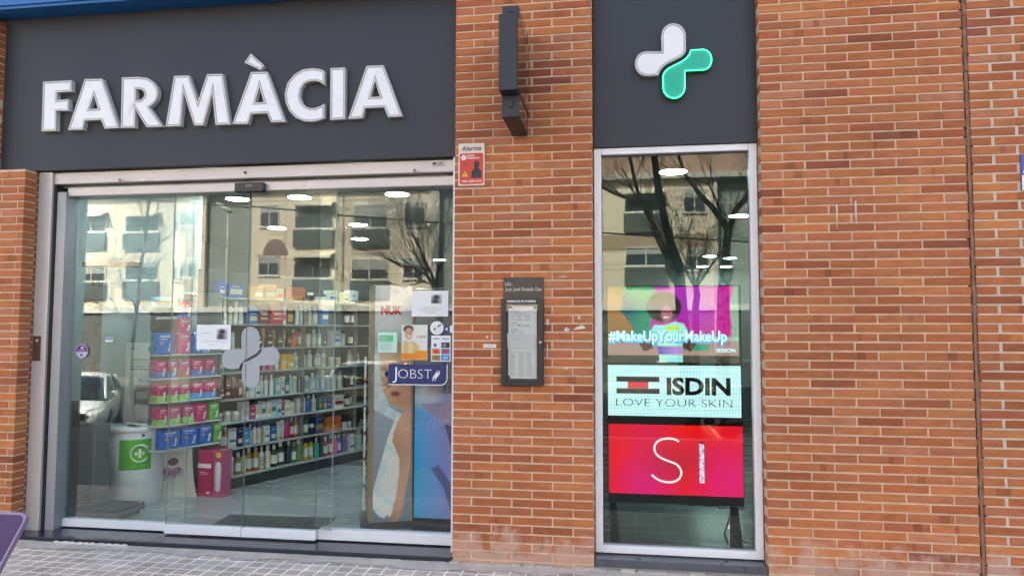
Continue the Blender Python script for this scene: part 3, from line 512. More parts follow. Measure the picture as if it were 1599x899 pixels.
ms = MB(); ms.box(-2.89, -2.835, .1335, .1345, 2.742, 2.756); kk = ms.build('sensor_window', mat('grey sensor lens', (.15,.15,.16), .2), o)

rpn = random.Random(17)
def pane(x0, x1, z0, z1, y, parent, m=None, th=.010, edge=True):
    mb = MB(); e0 = rpn.uniform(-.0025, .0025); e1 = rpn.uniform(-.003, .003)      # no pane hangs exactly true
    V = [(x0,y-e0,z0),(x1,y+e0,z0),(x1,y+e0+e1,z1),(x0,y-e0+e1,z1),(x0,y-e0+th,z0),(x1,y+e0+th,z0),(x1,y+e0+e1+th,z1),(x0,y-e0+e1+th,z1)]
    mb.add(V, [(0,1,2,3),(5,4,7,6)], 0)
    mb.add(V, [(1,5,6,2),(4,0,3,7)], 1)
    return mb.build('pane', [m or M_GLASS, M_GLASSEDGE], parent)
g = thing('glass_panel', 'fixed glass panel at the left end of the entrance, scale and bin behind it', 'window', (-4, YG, .05)); pane(-4.477, -3.42, .105, 2.72, YG, g)
g = thing('glass_panel', 'fixed glass panel at the right end of the entrance with posters and stickers on it', 'window', (-1.7, YG, .05)); pane(-2.33, -1.223, .125, 2.72, YG, g)
for (a, b, lab) in ((-3.53, -2.888, 'left sliding glass door leaf with a paper notice'), (-2.884, -2.20+.03, 'right sliding glass door leaf beside the poster panel')):
    d = thing('sliding_door', lab, 'door', ((a+b)/2, YD, .04), 'sliding glass door leaves')
    pane(a, b, .118, 2.73, YD, d)
    mb = MB(); mb.box(a, min(b, -2.286) if b > -2.5 else b, YD - .02, YD + .03, .048, .118); mb.build('bottom_rail', M_WHITEALU, d, bevel=.003)
    for x in ((a - .004, a) if 'left' in lab else (b, b + .004),):
        mb = MB(); mb.box(x[0]+.001, x[1]-.0005, YD - .001, YD + .012, .119, 2.71); mb.build('edge_seal', M_GLASSEDGE, d)
mb = MB(); mb.box(-2.8876, -2.8845, YD - .001, YD + .011, .119, 2.715); mb.build('edge_seal', mat('translucent seal', (.10,.12,.12), .4), d)

# polished threshold step
mb = MB(); mb.box(-4.705, -1.19, -.012, .34, .0, .036); o = mb.build('threshold', M_STONE, bevel=.004); tag(o, 'long polished black granite threshold step below the glass entrance', 'step')
mb = MB()
for y0, y1, xa, xb in ((.03, .036, -3.85, -2.40), (.075, .082, -3.70, -2.30), (.12, .126, -3.60, -2.35)): mb.box(xa, xb, y0, y1, .036, .0385)
mb.build('groove_strip', mat('brushed steel strip', (.28,.27,.27), .35, metal=.7), o)

# ------------------------------------------------------------------ narrow window
wi = thing('display_window', 'tall narrow white framed window with advertising screens inside', 'window', (.38, .12, .05))
mb = MB(); X0, X1, ZB_, ZT_ = -.186, .9465, .082, 2.938
for a, b, c, d in ((X0, X0+.052, ZB_, ZT_), (X1-.052, X1, ZB_, ZT_), (X0+.0521, X1-.0521, ZB_, ZB_+.052), (X0+.0521, X1-.0521, ZT_-.048, ZT_)): mb.box(a, b, .115, .20, c, d)
mb.build('frame', M_WHITEALU, wi, bevel=.005)
pane(X0+.05, X1-.05, ZB_+.05, ZT_-.046, .16, wi, M_GLASS_WIN)
mb = MB(); mb.box(X0 - .0, X1 + .0, .0, .34, .022, .074); mb.box(X0+.002, X1 - .002, .001, .34, .0, .021, 1); mb.build('sill', [mat('dark slate sill', (.085,.088,.10), .3, var=.3), mat('cement bed', (.25,.23,.2), .9, bump=.6)], wi, bevel=.003)

# ------------------------------------------------------------------ ground
def paving_mat():
    m = bpy.data.materials.new('small square concrete paving'); m.use_nodes = True; N = m.node_tree.nodes; Lk = m.node_tree.links; b = N['Principled BSDF']
    b.inputs['Roughness'].default_value = .8
    tc = N.new('ShaderNodeTexCoord'); bt = N.new('ShaderNodeTexBrick'); bt.offset = 0; bt.squash = 1
    bt.inputs['Scale'].default_value = 1; bt.inputs['Brick Width'].default_value = .107; bt.inputs['Row Height'].default_value = .107
    bt.inputs['Mortar Size'].default_value = .0085; bt.inputs['Mortar Smooth'].default_value = .3; bt.inputs['Bias'].default_value = 0
    bt.inputs['Color1'].default_value = (.42,.355,.285,1); bt.inputs['Color2'].default_value = (.56,.48,.39,1); bt.inputs['Mortar'].default_value = (.90,.80,.65,1)
    Lk.new(tc.outputs['Object'], bt.inputs['Vector'])
    nz = N.new('ShaderNodeTexNoise'); nz.inputs['Scale'].default_value = 4; nz.inputs['Detail'].default_value = 8; nz.inputs['Roughness'].default_value = .7; Lk.new(tc.outputs['Object'], nz.inputs['Vector'])
    mr = N.new('ShaderNodeMapRange'); mr.inputs[1].default_value = .3; mr.inputs[2].default_value = .7; mr.inputs[3].default_value = .7; mr.inputs[4].default_value = 1.3; Lk.new(nz.outputs[0], mr.inputs[0])
    vs = N.new('ShaderNodeVectorMath'); vs.operation = 'SCALE'; Lk.new(bt.outputs[0], vs.inputs[0]); Lk.new(mr.outputs[0], vs.inputs[3]); Lk.new(vs.outputs[0], b.inputs['Base Color'])
    n2 = N.new('ShaderNodeTexNoise'); n2.inputs['Scale'].default_value = 90; Lk.new(tc.outputs['Object'], n2.inputs['Vector'])
    mm = N.new('ShaderNodeMath'); mm.operation = 'MULTIPLY_ADD'; mm.inputs[1].default_value = .4; Lk.new(n2.outputs[0], mm.inputs[0])
    iv = N.new('ShaderNodeMath'); iv.operation = 'SUBTRACT'; iv.inputs[0].default_value = 1; Lk.new(bt.outputs['Fac'], iv.inputs[1]); Lk.new(iv.outputs[0], mm.inputs[2])
    bp = N.new('ShaderNodeBump'); bp.inputs['Strength'].default_value = .7; bp.inputs['Distance'].default_value = .006; Lk.new(mm.outputs[0], bp.inputs['Height']); Lk.new(bp.outputs[0], b.inputs['Normal'])
    return m
mb = MB(); mb.box(-40, 40, -1.30, .36, -.25, 0.0); kind(mb.build('pavement', paving_mat()), 'structure')
mb = MB(); mb.box(-40, 40, -5.75, -1.302, -.25, -.002); kind(mb.build('outer_pavement', mat('paving darkened for dim reflection', (.12,.115,.11), .9, var=.3, scale=3, bump=.4)), 'structure')  # unseen strip, colour darkened so its reflection in the glass stays dim
mb = MB(); mb.box(-40, 40, -5.95, -5.75, -1.2, .0); kind(mb.build('kerb', mat('kerb stone', (.33,.32,.30), .8, var=.2, bump=.3)), 'structure')
mb = MB(); mb.add([(-120,-5.9,-.95),(120,-5.9,-.95),(120,-26,-1.05),(-120,-26,-1.05)], [(0,3,2,1)]); kind(mb.build('road', mat('asphalt', (.04,.04,.042), .95, var=.25, scale=3, bump=.6, bscale=80, spec=.1)), 'structure')
mb = MB(); mb.box(-120, 120, -31, -26.0, -1.3, -.9); kind(mb.build('far_pavement', mat('light paving', (.14,.13,.115), .85, var=.2)), 'structure')
mb = MB(); mb.add([(-300,300,-1.6),(300,300,-1.6),(300,-300,-1.6),(-300,-300,-1.6)], [(0,3,2,1)]); kind(mb.build('ground', mat('earth', (.2,.17,.13), .9)), 'structure')
mb = MB()
for i in range(9): mb.box(-13.5 + 2.6*i, -13.4 + 2.6*i, -10.6, -6.0, -.944, -.940)
kind(mb.build('parking_lines', mat('white road paint', (.7,.7,.68), .7, var=.15, scale=20)), 'structure')
mb = MB(); rr = random.Random(5)
x = -4.9
while x < -1.25:
    w = rr.uniform(.06, .22); mb.box(x, x + w, -.05 - rr.uniform(0, .02), -.013, -.01, rr.uniform(.001, .008)); x += w
x = -1.2
while x < 4.9:
    w = rr.uniform(.05, .2); mb.box(x, x + w, -.03 - rr.uniform(0, .012), -.003, -.01, rr.uniform(.002, .018)); x += w + rr.uniform(0, .02)
kind(mb.build('mortar_fillet', mat('smeared cement', (.50,.44,.37), .9, var=.35, scale=12, bump=.8, bscale=40)), 'structure')
mb = MB(); rr = random.Random(12); top = [(-4.9, -.014)]; x = -4.9
low = []
while x < 4.9: low.append((x, -.12 - rr.uniform(0, .09))); x += rr.uniform(.05, .25)
P = [(-4.9, -.0125)] + low + [(4.9, -.0125)]
mb.add([(a, b, .004) for a, b in P], [list(range(len(P)))[::1]]); kind(mb.build('cement_strip', mat('worn cement wash', (.52,.46,.38), .9, var=.35, scale=7, bump=.6, bscale=60)), 'structure')
mb = MB(); rr = random.Random(8); x = -4.3
while x < -3.72:
    w = rr.uniform(.05, .1)
    mb.lathe([(.012, 0), (w*.5, .003), (w*.46, .016), (w*.25, .022), (.004, .023)], (x + w/2, -.035, -.003), n=9, sy=.4); x += w*.85
tag(mb.build('rubble_stones', mat('white rubble', (.62,.58,.52), .9, var=.3, scale=25, bump=1, bscale=60), fix=True), 'row of white crumbled cement lumps along the foot of the black threshold', 'rubble')

# ------------------------------------------------------------------ things on the brick pillar
al = thing('alarm_plate', 'white and red alarm company plate with black guard silhouette, top left of the brick pillar', 'sign', (-1.06, 0, 2.83))
M_REDP = M_paint('red print', '#c8381f'); M_YEL = M_paint('yellow print', '#d8b832')
mb = MB(); mb.box(-1.158, -.964, -.010, -.0015, 2.668, 2.978); mb.build('plate', M_paint('cream plate', '#d9cfc0'), al, bevel=.003)
def rrect(x0, x1, z0, z1, r, n=5):
    P = []
    for cx, cz, a in ((x1-r, z1-r, 0), (x0+r, z1-r, 90), (x0+r, z0+r, 180), (x1-r, z0+r, 270)):
        for i in range(n+1): P.append((cx + r*math.cos(R(a+90*i/n)), cz + r*math.sin(R(a+90*i/n))))
    return P
mb = MB(); mb.prism(rrect(-1.148, -.974, 2.680, 2.905, .015), -.0112, -.0102); mb.build('red_field', M_REDP, al)
text('Alarma', -1.062, -.0108, 2.925, h=.034, width=.145, m=M_INK, parent=al, bold=.02, center=True, shear=.1)
text('PLANA', -1.095, -.0118, 2.882, h=.014, width=.055, m=M_WPRINT, parent=al, bold=.02); text('FÀBREGA', -1.095, -.0118, 2.863, h=.014, width=.092, m=M_WPRINT, parent=al, bold=.02)
mb = MB(); mb.cyl((-1.119, -.0113, 2.874), (-1.119, -.0125, 2.874), .019, n=20); mb.build('emblem', M_WPRINT, al)
text('PF', -1.119, -.0129, 2.868, h=.013, m=M_REDP, parent=al, bold=.02, center=True)
for i in range(5): text(('central receptora', 'd\'alarmes', 'connectada amb', 'la policia', '24 hores')[i], -1.105, -.0118, 2.838 - i*.0095, h=.006, m=M_INK, parent=al, center=True)
mb = MB(); mb.prism([(-1.13, 2.735), (-1.085, 2.735), (-1.1075, 2.776)], -.0125, -.0115); mb.build('warning_triangle', M_YEL, al)
text('!', -1.1075, -.0129, 2.741, h=.024, m=M_INK, parent=al, bold=.02, center=True)
mb = MB(); mb.prism([(-1.063,2.725),(-1.058,2.775),(-1.035,2.795),(-1.042,2.81),(-1.040,2.835),(-1.03,2.848),(-1.012,2.848),(-1.002,2.835),(-1.002,2.81),(-1.012,2.795),(-.992,2.78),(-.985,2.755),(-.99,2.722)][::1], -.0125, -.0115); mb.build('guard_silhouette', M_INK, al)
text('902 200 010', -1.132, -.0118, 2.694, h=.015, width=.145, m=M_WPRINT, parent=al, bold=.02)

pq = thing('name_plaque', 'dark plaque with white lettering above the opening hours case', 'plaque', (-.68, 0, 1.93))
mb = MB(); mb.box(-.824, -.538, -.014, -.0015, 1.852, 2.004); mb.build('plate', mat('dark bronze plate', (.032,.03,.03), .35, var=.5, scale=9), pq, bevel=.002)
M_PLQ = M_paint('cream lettering', '#b9b4a8')
text('Llic.', -.812, -.0148, 1.945, h=.026, m=M_PLQ, parent=pq, bold=.015); text('Juan José Rozada Gea', -.812, -.0148, 1.907, h=.026, width=.262, m=M_PLQ, parent=pq, bold=.015)

hc = thing('notice_case', 'black framed glazed case with the opening hours sheet on the brick pillar', 'notice case', (-.685, 0, 1.24))
M_CASE = mat('black painted frame', (.013,.014,.017), .4, var=.2)
mb = MB()
for a, b, c, d in ((-.835, -.800, 1.242, 1.852), (-.575, -.536, 1.242, 1.852), (-.7999, -.5751, 1.242, 1.272), (-.7999, -.5751, 1.812, 1.852)): mb.box(a, b, -.045, -.0015, c, d)
mb.build('frame', M_CASE, hc, bevel=.003)
mb = MB(); mb.box(-.80, -.575, -.012, -.0016, 1.272, 1.812); mb.build('backboard', mat('dark felt', (.03,.033,.045), .9), hc)
mb = MB(); mb.add([(-.787,-.0135,1.29),(-.585,-.0135,1.29),(-.585,-.016,1.80),(-.787,-.016,1.80)], [(0,1,2,3)]); mb.add([(-.79,-.022,1.50),(-.59,-.019,1.495),(-.588,-.024,1.60),(-.795,-.026,1.605)], [(0,1,2,3)], 1)
mb.build('hours_sheet', [M_PAPER, mat('thin paper strip', (.66,.70,.71), .6)], hc)
text('FARMÀCIES DE GUÀRDIA', -.7915, -.0462, 1.824, h=.016, width=.205, m=M_WPRINT, parent=hc, bold=.02)
for s_, x_, z_, h_ in (('HORARI', -.765, 1.757, .010), ('de dilluns a divendres', -.765, 1.741, .009), ('matí', -.765, 1.723, .008), ('9:00  -  14:00', -.73, 1.722, .013), ('tarda', -.765, 1.698, .008), ('16:30  -  20:30', -.73, 1.697, .013), ('dissabte', -.765, 1.676, .010), ('matí', -.765, 1.658, .008), ('9:00  -  14:00', -.73, 1.657, .013), ('urgències', -.765, 1.628, .010), ('9:00  -  21:00', -.765, 1.610, .012)):
    text(s_, x_, -.0170, z_, h=h_, m=M_GREYINK, parent=hc, bold=.01)
text('consulteu el torn', -.765, -.027, 1.565, h=.008, m=M_GREYINK, parent=hc)
rl = random.Random(2); mb = MB()
for i in range(24):
    z_ = 1.475 - i*.0072
    for a in (-.775, -.715, -.66): mb.box(a, a + rl.uniform(.025, .048), -.0158, -.0152, z_, z_ + .0016)
mb.build('list_print', M_GREYINK, hc)
for x_, z_ in ((-.775, 1.79), (-.597, 1.79), (-.783, 1.30)):
    mb = MB(); mb.cyl((x_, -.016, z_), (x_, -.026, z_), .011, n=14); mb.build('magnet', M_BLACK, hc)
mb = MB(); mb.add([(-.7998,-.041,1.2722),(-.5752,-.041,1.2722),(-.5752,-.041,1.8118),(-.7998,-.041,1.8118)], [(0,1,2,3)]); mb.build('glazing', glass_mat('thin case glass', .02, (.97,.98,.98), .6), hc)
mb = MB(); mb.cyl((-.556, -.046, 1.545), (-.556, -.053, 1.545), .009, n=14); mb.cyl((-.556, -.053, 1.545), (-.560, -.062, 1.541), .004, n=8); mb.build('lock', M_ALU, hc)

mb = MB(); mb.box(-.969, -.876, -.0035, -.0025, 1.505, 1.530, 0)
for i in range(5): mb.box(-.962 + i*.014, -.953 + i*.014, -.0042, -.0036, 1.515, 1.520, 1)
tag(mb.build('sticker', [M_PAPER, M_GREYINK]), 'narrow white sticker on the brick pillar left of the hours case', 'sticker')
SCR = [('curled white paper scrap right of the hours case, level with its lock', [(-.30,1.655),(-.265,1.667),(-.25,1.655),(-.245,1.64),(-.29,1.637),(-.335,1.632)]),
       ('small torn paper scrap between the hours case and the curled scrap', [(-.395,1.628),(-.385,1.648),(-.37,1.65),(-.372,1.633),(-.355,1.645),(-.352,1.636),(-.37,1.62)]),
       ('tiny paper remnant high on the pillar right of the hours case', [(-.30,1.725),(-.282,1.727),(-.28,1.708),(-.29,1.702)]),
       ('short vertical strip of white tape residue beside the upper half of the hours case', [(-.517,1.665),(-.503,1.665),(-.503,1.705),(-.517,1.707)]),
       ('long vertical strip of white tape residue beside the lower half of the hours case', [(-.515,1.43),(-.509,1.43),(-.508,1.53),(-.515,1.532)]),
       ('white scrape mark on the pillar above the curled paper scrap', [(-.44,1.998),(-.40,2.012),(-.365,2.0),(-.40,2.004)]),
       ('faint white dab on the pillar left of the hours case', [(-.955,1.575),(-.945,1.59),(-.93,1.587),(-.935,1.572)]),
       ('white dab on the bricks low below the hours case', [(-.40,1.365),(-.385,1.372),(-.36,1.366),(-.375,1.358)])]
for lab, P in SCR:
    mb = MB(); mb.prism(P, -.0045, -.003); tag(mb.build('paper_scrap', mat('weathered paper', (.66,.62,.56), .8, var=.15, scale=60)), lab, 'paper scrap', 'paper and tape remnants on the pillar')
for lab, x_, z_ in (('left one of two thin white drip marks on the wide brick wall', 1.432, 2.47), ('right one of two thin white drip marks on the wide brick wall', 1.552, 2.49)):
    mb = MB(); mb.prism([(x_-.006, z_), (x_+.005, z_+.004), (x_+.006, z_-.03), (x_+.002, z_-.16), (x_-.001, z_-.16), (x_-.005, z_-.03)], -.0032, -.002)
    tag(mb.build('drip_mark', mat('dried white drip', (.62,.56,.5), .8, var=.2, scale=80)), lab, 'drip mark', 'white drips on the wall')
# blue street number plate cut by the right edge
bs = thing('street_plate', 'blue and white plate on the brick wall at the far right edge', 'sign', (2.7, 0, 2.65))
mb = MB(); mb.box(2.565, 2.86, -.010, -.0015, 2.535, 2.772, 0); mb.box(2.5655, 2.8595, -.0112, -.0101, 2.535, 2.632, 1); mb.build('plate', [M_paint('blue enamel', '#0b3fa0', .3), M_paint('white enamel', '#d5dae2', .3)], bs)
text('ALARMA', 2.572, -.0115, 2.648, h=.06, m=M_WPRINT, parent=bs, bold=.02); text('C.R.A.', 2.578, -.0118, 2.56, h=.045, m=M_paint('blue print', '#0b3fa0'), parent=bs, bold=.02)
mb = MB(); mb.box(-5.03, -4.875, -.010, -.0015, .77, .885); mb.cyl((-4.93, -.010, .83), (-4.93, -.018, .83), .02, n=16); tag(mb.build('intercom_plate', M_ALU, bevel=.004), 'small steel lock plate on the brick pier at the left edge', 'lock plate')

# ------------------------------------------------------------------ purple sloped board in the foreground
pb = thing('sloped_board', 'purple sloped board with pale rounded rim standing on the pavement, lower left corner', 'board', (-3.5, -1.7, 0))
al_ = R(38); bas = Matrix.Translation((-3.093, -1.60, .655)) @ Matrix.Rotation(R(2), 4, 'Z') @ Matrix.Rotation(-al_, 4, 'X')
def slab(P, y0, y1):
    m_ = MB(); m_.M = bas; m_.prism(P, y0, y1); return m_
slab(rrect(-1.0, .0, -.80, 0, .045, 6), -.012, .012).build('rim', M_paint('lilac rim', '#8d7a96', .4), pb, bevel=.004)
slab(rrect(-.985, -.015, -.785, -.015, .034, 6), -.0155, -.0125).build('face', mat('purple print', hx('#3a1342'), .2, var=.4, scale=2.2, coat=.15), pb)
slab([(-.985,-.785),(-.015,-.785),(-.015,-.33),(-.985,-.30)], -.0170, -.0158).build('dark_band', mat('dark violet print', hx('#221338'), .15, coat=.5), pb)
for x in (-3.45, -3.95):
    mb = MB(); mb.tube([(x, -1.66, .60), (x, -1.45, .0)], .012); mb.build('leg', M_ALU_D, pb)
    mb = MB(); mb.tube([(x, -2.07, .05), (x, -2.09, .0)], .012); mb.build('foot', M_ALU_D, pb)

# ------------------------------------------------------------------ interior shell
FL = .04
def floor_mat():
    m = mat('grey stone floor', (.30,.32,.32), .25, var=.13, scale=.9, stretch=(.6, 5.0, 1), spec=.5); return m
mb = MB(); mb.box(-7.49, 3.39, .345, 13.99, -.1, FL); kind(mb.build('floor', floor_mat()), 'structure')
mb = MB(); mb.box(-7.49, 3.39, .345, 13.99, 3.215, 3.30); kind(mb.build('ceiling', M_CEIL), 'structure')
mb = MB(); mb.box(-7.49, -7.44, .36, 13.99, FL+.001, 3.21); mb.box(3.34, 3.39, .36, 13.99, FL+.001, 3.21); mb.box(-7.43, 3.33, 13.9, 13.98, FL+.001, 3.21); kind(mb.build('interior_wall', mat('dim interior wall', (.33,.35,.35), .8)), 'structure')
t = thing('partition_wall', 'white plastered partition just inside the left end of the entrance', 'wall', (-4.8, .9, FL))
mb = MB(); mb.box(-4.98, -4.80, .36, 2.6, FL, 3.21); mb.build('wall', M_WALLIN, t)
mb = MB(); mb.box(-4.7985, -4.788, .36, 2.6, FL, .12); mb.build('skirting', mat('grey skirting', (.10,.115,.12), .5), t)
mb = MB(); mb.box(-1.15, 3.33, 2.9, 3.0, FL, 3.21); t = tag(mb.build('display_backdrop', mat('dark backdrop board', (.028,.036,.034), .7)), 'dark backdrop board closing the display window behind the screens', 'backdrop')
bpy.data.objects.remove(t)
t = thing('service_counter', 'dim service counter deep inside the pharmacy', 'counter', (0, 9, FL))
mb = MB(); mb.box(-2.2, 2.6, 8.6, 9.2, FL, 1.05); mb.build('body', mat('grey counter front', (.22,.23,.23), .5), t, bevel=.01); mb = MB(); mb.box(-2.25, 2.65, 8.5, 9.25, 1.051, 1.09); mb.build('worktop', M_SHELF, t, bevel=.004)
t = thing('back_shelving', 'tall dim shelving against the back wall of the pharmacy', 'shelving', (0, 13.7, FL))
mb = MB()
for i in range(7): mb.box(-6.5, 2.9, 13.45, 13.88, FL + .1 + i*.36, FL + .13 + i*.36)
mb.build('shelf', M_SHELF, t); rs = random.Random(11); mb = MB()
for i in range(6):
    x = -6.4
    while x < 2.8:
        w = rs.uniform(.08, .3); mb.box(x, x + w, 13.5, 13.8, FL + .131 + i*.36, FL + .13 + i*.36 + rs.uniform(.12, .28), rs.randrange(3)); x += w + rs.uniform(.0, .1)
kind(mb.build('stock', [mat('dim white stock', (.5,.5,.48)), mat('dim blue stock', (.1,.2,.3)), mat('dim red stock', (.3,.08,.1))], t), 'stuff')
M_LAMP = mat('luminous disc', (.8,.85,.85), .4, emit=(.80, 1.0, .98), estr=54.0)
M_LAMPR = mat('white lamp housing', (.7,.72,.72), .4)
LP = [(-4.55,2.93,'leftmost round ceiling lamp, above the left door leaf'),(-3.76,2.93,'round ceiling lamp above the meeting edge of the doors'),(-2.55,2.90,'round ceiling lamp above the right fixed glass'),
      (-3.87,5.15,'middle round ceiling lamp, second row back, upper of a stacked pair'),(-4.45,6.74,'middle round ceiling lamp, third row back, lower of a stacked pair'),(-5.24,5.30,'small round ceiling lamp left in the second row back'),(-4.00,10.5,'faint far round ceiling lamp near the brick pillar'),
      (.521,2.15,'largest round ceiling lamp, top centre of the narrow window'),(1.608,5.07,'round ceiling lamp at the right edge of the narrow window'),(1.857,10.48,'far round ceiling lamp in the narrow window, left of the upper pair'),(2.343,10.95,'far round ceiling lamp in the narrow window, right of the upper pair'),(1.98,12.93,'farthest round ceiling lamp in the narrow window, left of the lowest pair'),(2.55,13.0,'farthest round ceiling lamp in the narrow window, right of the lowest pair'),
      (-3.6,.75,'added unseen round lamp above the door mat, brightening the shop front'),(-2.2,.75,'added unseen round lamp above the baby product stand, brightening the shop front')]  # last two lamps are added out of view to brighten the front interior
lm = None
for x, y, lab in LP:
    t = thing('ceiling_lamp', lab, 'ceiling lamp', (x, y, 3.2), 'round ceiling lamps')
    if lm is None:
        m1 = MB(); m1.lathe([(.02, 0), (.133, .0), (.135, .004), (.135, .014)], (x, y, 3.195), n=32); lm = m1.build('diffuser', M_LAMP, t)
        m2 = MB(); m2.lathe([(.136, .0), (.148, .004), (.148, .018), (.06, .0185)], (x, y, 3.195), n=32); lh = m2.build('housing', M_LAMPR, t)
        lx0, ly0 = x, y
    else:
        for src in (lm, lh):
            c = src.copy(); COL.objects.link(c); c.parent = t; c.matrix_parent_inverse = Matrix.Translation((-lx0, -ly0, -3.2))

# ------------------------------------------------------------------ weighing machine
wm = thing('weighing_machine', 'tall grey pharmacy weighing scale with dark column inside the left glass', 'scale', (-4.4, .6, FL))
M_SCG = mat('grey scale housing', (.085,.095,.095), .35, var=.08); M_SCD = mat('dark scale column', (.02,.028,.03), .25)
mb = MB(); mb.box(-4.66, -4.13, .42, .80, FL+.025, FL+.075); mb.build('base', M_SCG, wm, bevel=.01)
mb = MB(); mb.box(-4.52, -4.13, .43, .79, FL+.077, FL+.092); mb.build('platform', mat('black rubber mat', (.025,.027,.028), .6), wm, bevel=.004)
for x, y in ((-4.62, .46), (-4.18, .46), (-4.62, .76), (-4.18, .76)):
    mb = MB(); mb.cyl((x, y, FL), (x, y, FL+.026), .02, n=12); mb.build('foot', M_BLACK, wm)
mb = MB(); mb.box(-4.67, -4.42, .52, .72, FL+.076, 1.02); mb.build('cabinet', M_SCG, wm, bevel=.02, seg=3)
mb = MB(); mb.box(-4.60, -4.50, .55, .66, 1.021, 2.17); mb.build('column', M_SCD, wm, bevel=.008)
mb = MB(); mb.box(-4.62, -4.15, .54, .67, 2.171, 2.215); mb.build('measuring_arm', mat('brown arm', (.16,.09,.05), .5), wm, bevel=.006)
mb = MB(); mb.box(-4.63, -4.46, .505, .5195, .80, .94); mb.build('display', M_BLACK, wm, bevel=.003)

# ------------------------------------------------------------------ medicine collection point: tall panel and round bin
M_GREEN = M_paint('leaf green', '#4fb414', .35)
cp = thing('medicine_return_panel', 'tall white medicine return panel with small green emblem behind the white bin', 'panel', (-4.6, 1.35, FL))
bas = Matrix.Translation((-4.793, 1.36, FL)) @ Matrix.Rotation(R(3), 4, 'Z')
mb = MB(); mb.M = bas; mb.box(0, .34, 0, .05, 0, 1.46); mb.build('board', mat('white laminate', (.82,.85,.86), .35, var=.02), cp, bevel=.004)
def bt(s_, x_, z_, h_, m_, w_=None, p=cp, b=.01): return text(s_, 0, 0, 0, h=h_, width=w_, m=m_, parent=p, bold=b, basis=bas @ Matrix.Translation((x_, -.0016, z_)))
bt('Punt de', .05, 1.395, .018, M_GREYINK);
mb = MB(); mb.M = bas; mb.prism(rrect(.235, .325, 1.37, 1.43, .022), -.002, -.0005); mb.build('emblem', M_GREEN, cp)
mb = MB(); mb.M = bas; mb.box(.272, .284, -.0032, -.0022, 1.383, 1.417); mb.box(.261, .295, -.0035, -.0033, 1.394, 1.406); mb.build('cross_mark', M_WPRINT, cp)
for s_, z_ in (('Compromesos amb', 1.29), ('el medi ambient', 1.262), ('per la salut dels', 1.228), ('Medi Ambient', 1.198)): bt(s_, .06, z_, .018, M_INK if 'el medi' not in s_ else M_GREEN, .22)
mb = MB(); mb.M = bas; mb.box(.14, .27, -.05, -.001, .86, 1.06); mb.build('leaflet_holder', glass_mat('clear leaflet holder', .05, (.8,.85,.85)), cp)
mb = MB(); mb.M = bas; mb.box(.15, .26, -.03, -.01, .87, 1.0, 0); mb.box(.15, .26, -.034, -.0305, .92, .99, 1); mb.build('leaflet', [mat('brown leaflets', (.28,.2,.12)), M_PAPER], cp)
mb = MB(); mb.M = bas; mb.box(.14, .26, -.004, -.0012, 1.07, 1.12); mb.build('sky_print', M_paint('sky print', '#58a8d0'), cp)
bn = thing('collection_bin', 'white cylindrical medicine collection bin with green cross label', 'bin', (-4.44, 1.12, FL))
BX, BY, BR = -4.465, 1.11, .235
mb = MB(); mb.lathe([(BR-.012, 0), (BR, .008), (BR, .655), (BR-.006, .66)], (BX, BY, FL), n=48); mb.build('body', mat('white steel drum', (.84,.88,.90), .3, var=.02), bn)
mb = MB(); mb.lathe([(BR+.006, 0), (BR+.012, .004), (BR+.012, .03), (BR-.03, .05), (.02, .056)], (BX, BY, FL+.661), n=48); mb.build('lid', mat('white plastic lid', (.74,.77,.78), .25), bn)
mb = MB(); mb.M = Matrix.Translation((BX+.08, BY-.10, FL+.716)) @ Matrix.Rotation(R(-25), 4, 'Z') @ Matrix.Rotation(R(-14), 4, 'X'); mb.box(-.09, .09, -.07, .07, 0, .02, 0); mb.box(-.045, .045, -.071, .01, -.02, -.002, 1); mb.build('flap', [mat('white plastic lid', (.7,.7,.7)), M_BLACK], bn, bevel=.006)
a0, a1 = -88, -22; mb = MB(); vs = []; n_ = 20
for j, z_ in enumerate((.33, .60)):
    for i in range(n_+1):
        a = R(a0 + (a1-a0)*i/n_); vs.append((BX + (BR+.0015)*math.cos(a), BY + (BR+.0015)*math.sin(a), FL + z_))
mb.add(vs, [(i, i+1, n_+2+i, n_+1+i) for i in range(n_)], 0, True); mb.build('label', M_GREEN, bn)
mb = MB()
def onbin(a, z_, r_=.003): return (BX + (BR+r_)*math.cos(R(a)), BY + (BR+r_)*math.sin(R(a)), FL + z_)
ac = -46; ring = [onbin(ac + 18*math.cos(R(q)), .475 + .075*math.sin(R(q))) for q in range(30, 345, 15)]
mb.tube(ring, .0075, n=6)
for q in (ac,):
    vs = [onbin(q-3, .437), onbin(q+3, .437), onbin(q+3, .513), onbin(q-3, .513), onbin(q-9, .462, .0035), onbin(q+9, .462, .0035), onbin(q+9, .488, .0035), onbin(q-9, .488, .0035)]
    mb.add(vs, [(0,1,2,3), (4,5,6,7)])
mb.tube([onbin(ac+18, .53), onbin(ac+10, .525), onbin(ac+16, .505), onbin(ac+18, .53)], .004, n=5)
mb.build('cross_emblem', M_WPRINT, bn)
for i, ch in enumerate('SIGRE'):
    a = ac - 15 + i*7.5; P = onbin(a, .355, .0025); text(ch, 0, 0, 0, h=.02, m=mat('pale green print', hx('#9ad06a')), parent=bn, bold=.02, basis=Matrix.Translation(P) @ Matrix.Rotation(R(a+90), 4, 'Z'))
mb = MB(); mb.cyl(onbin(-40, .635, .001), onbin(-40, .635, .008), .012, n=12); mb.build('lock', M_BLACK, bn)

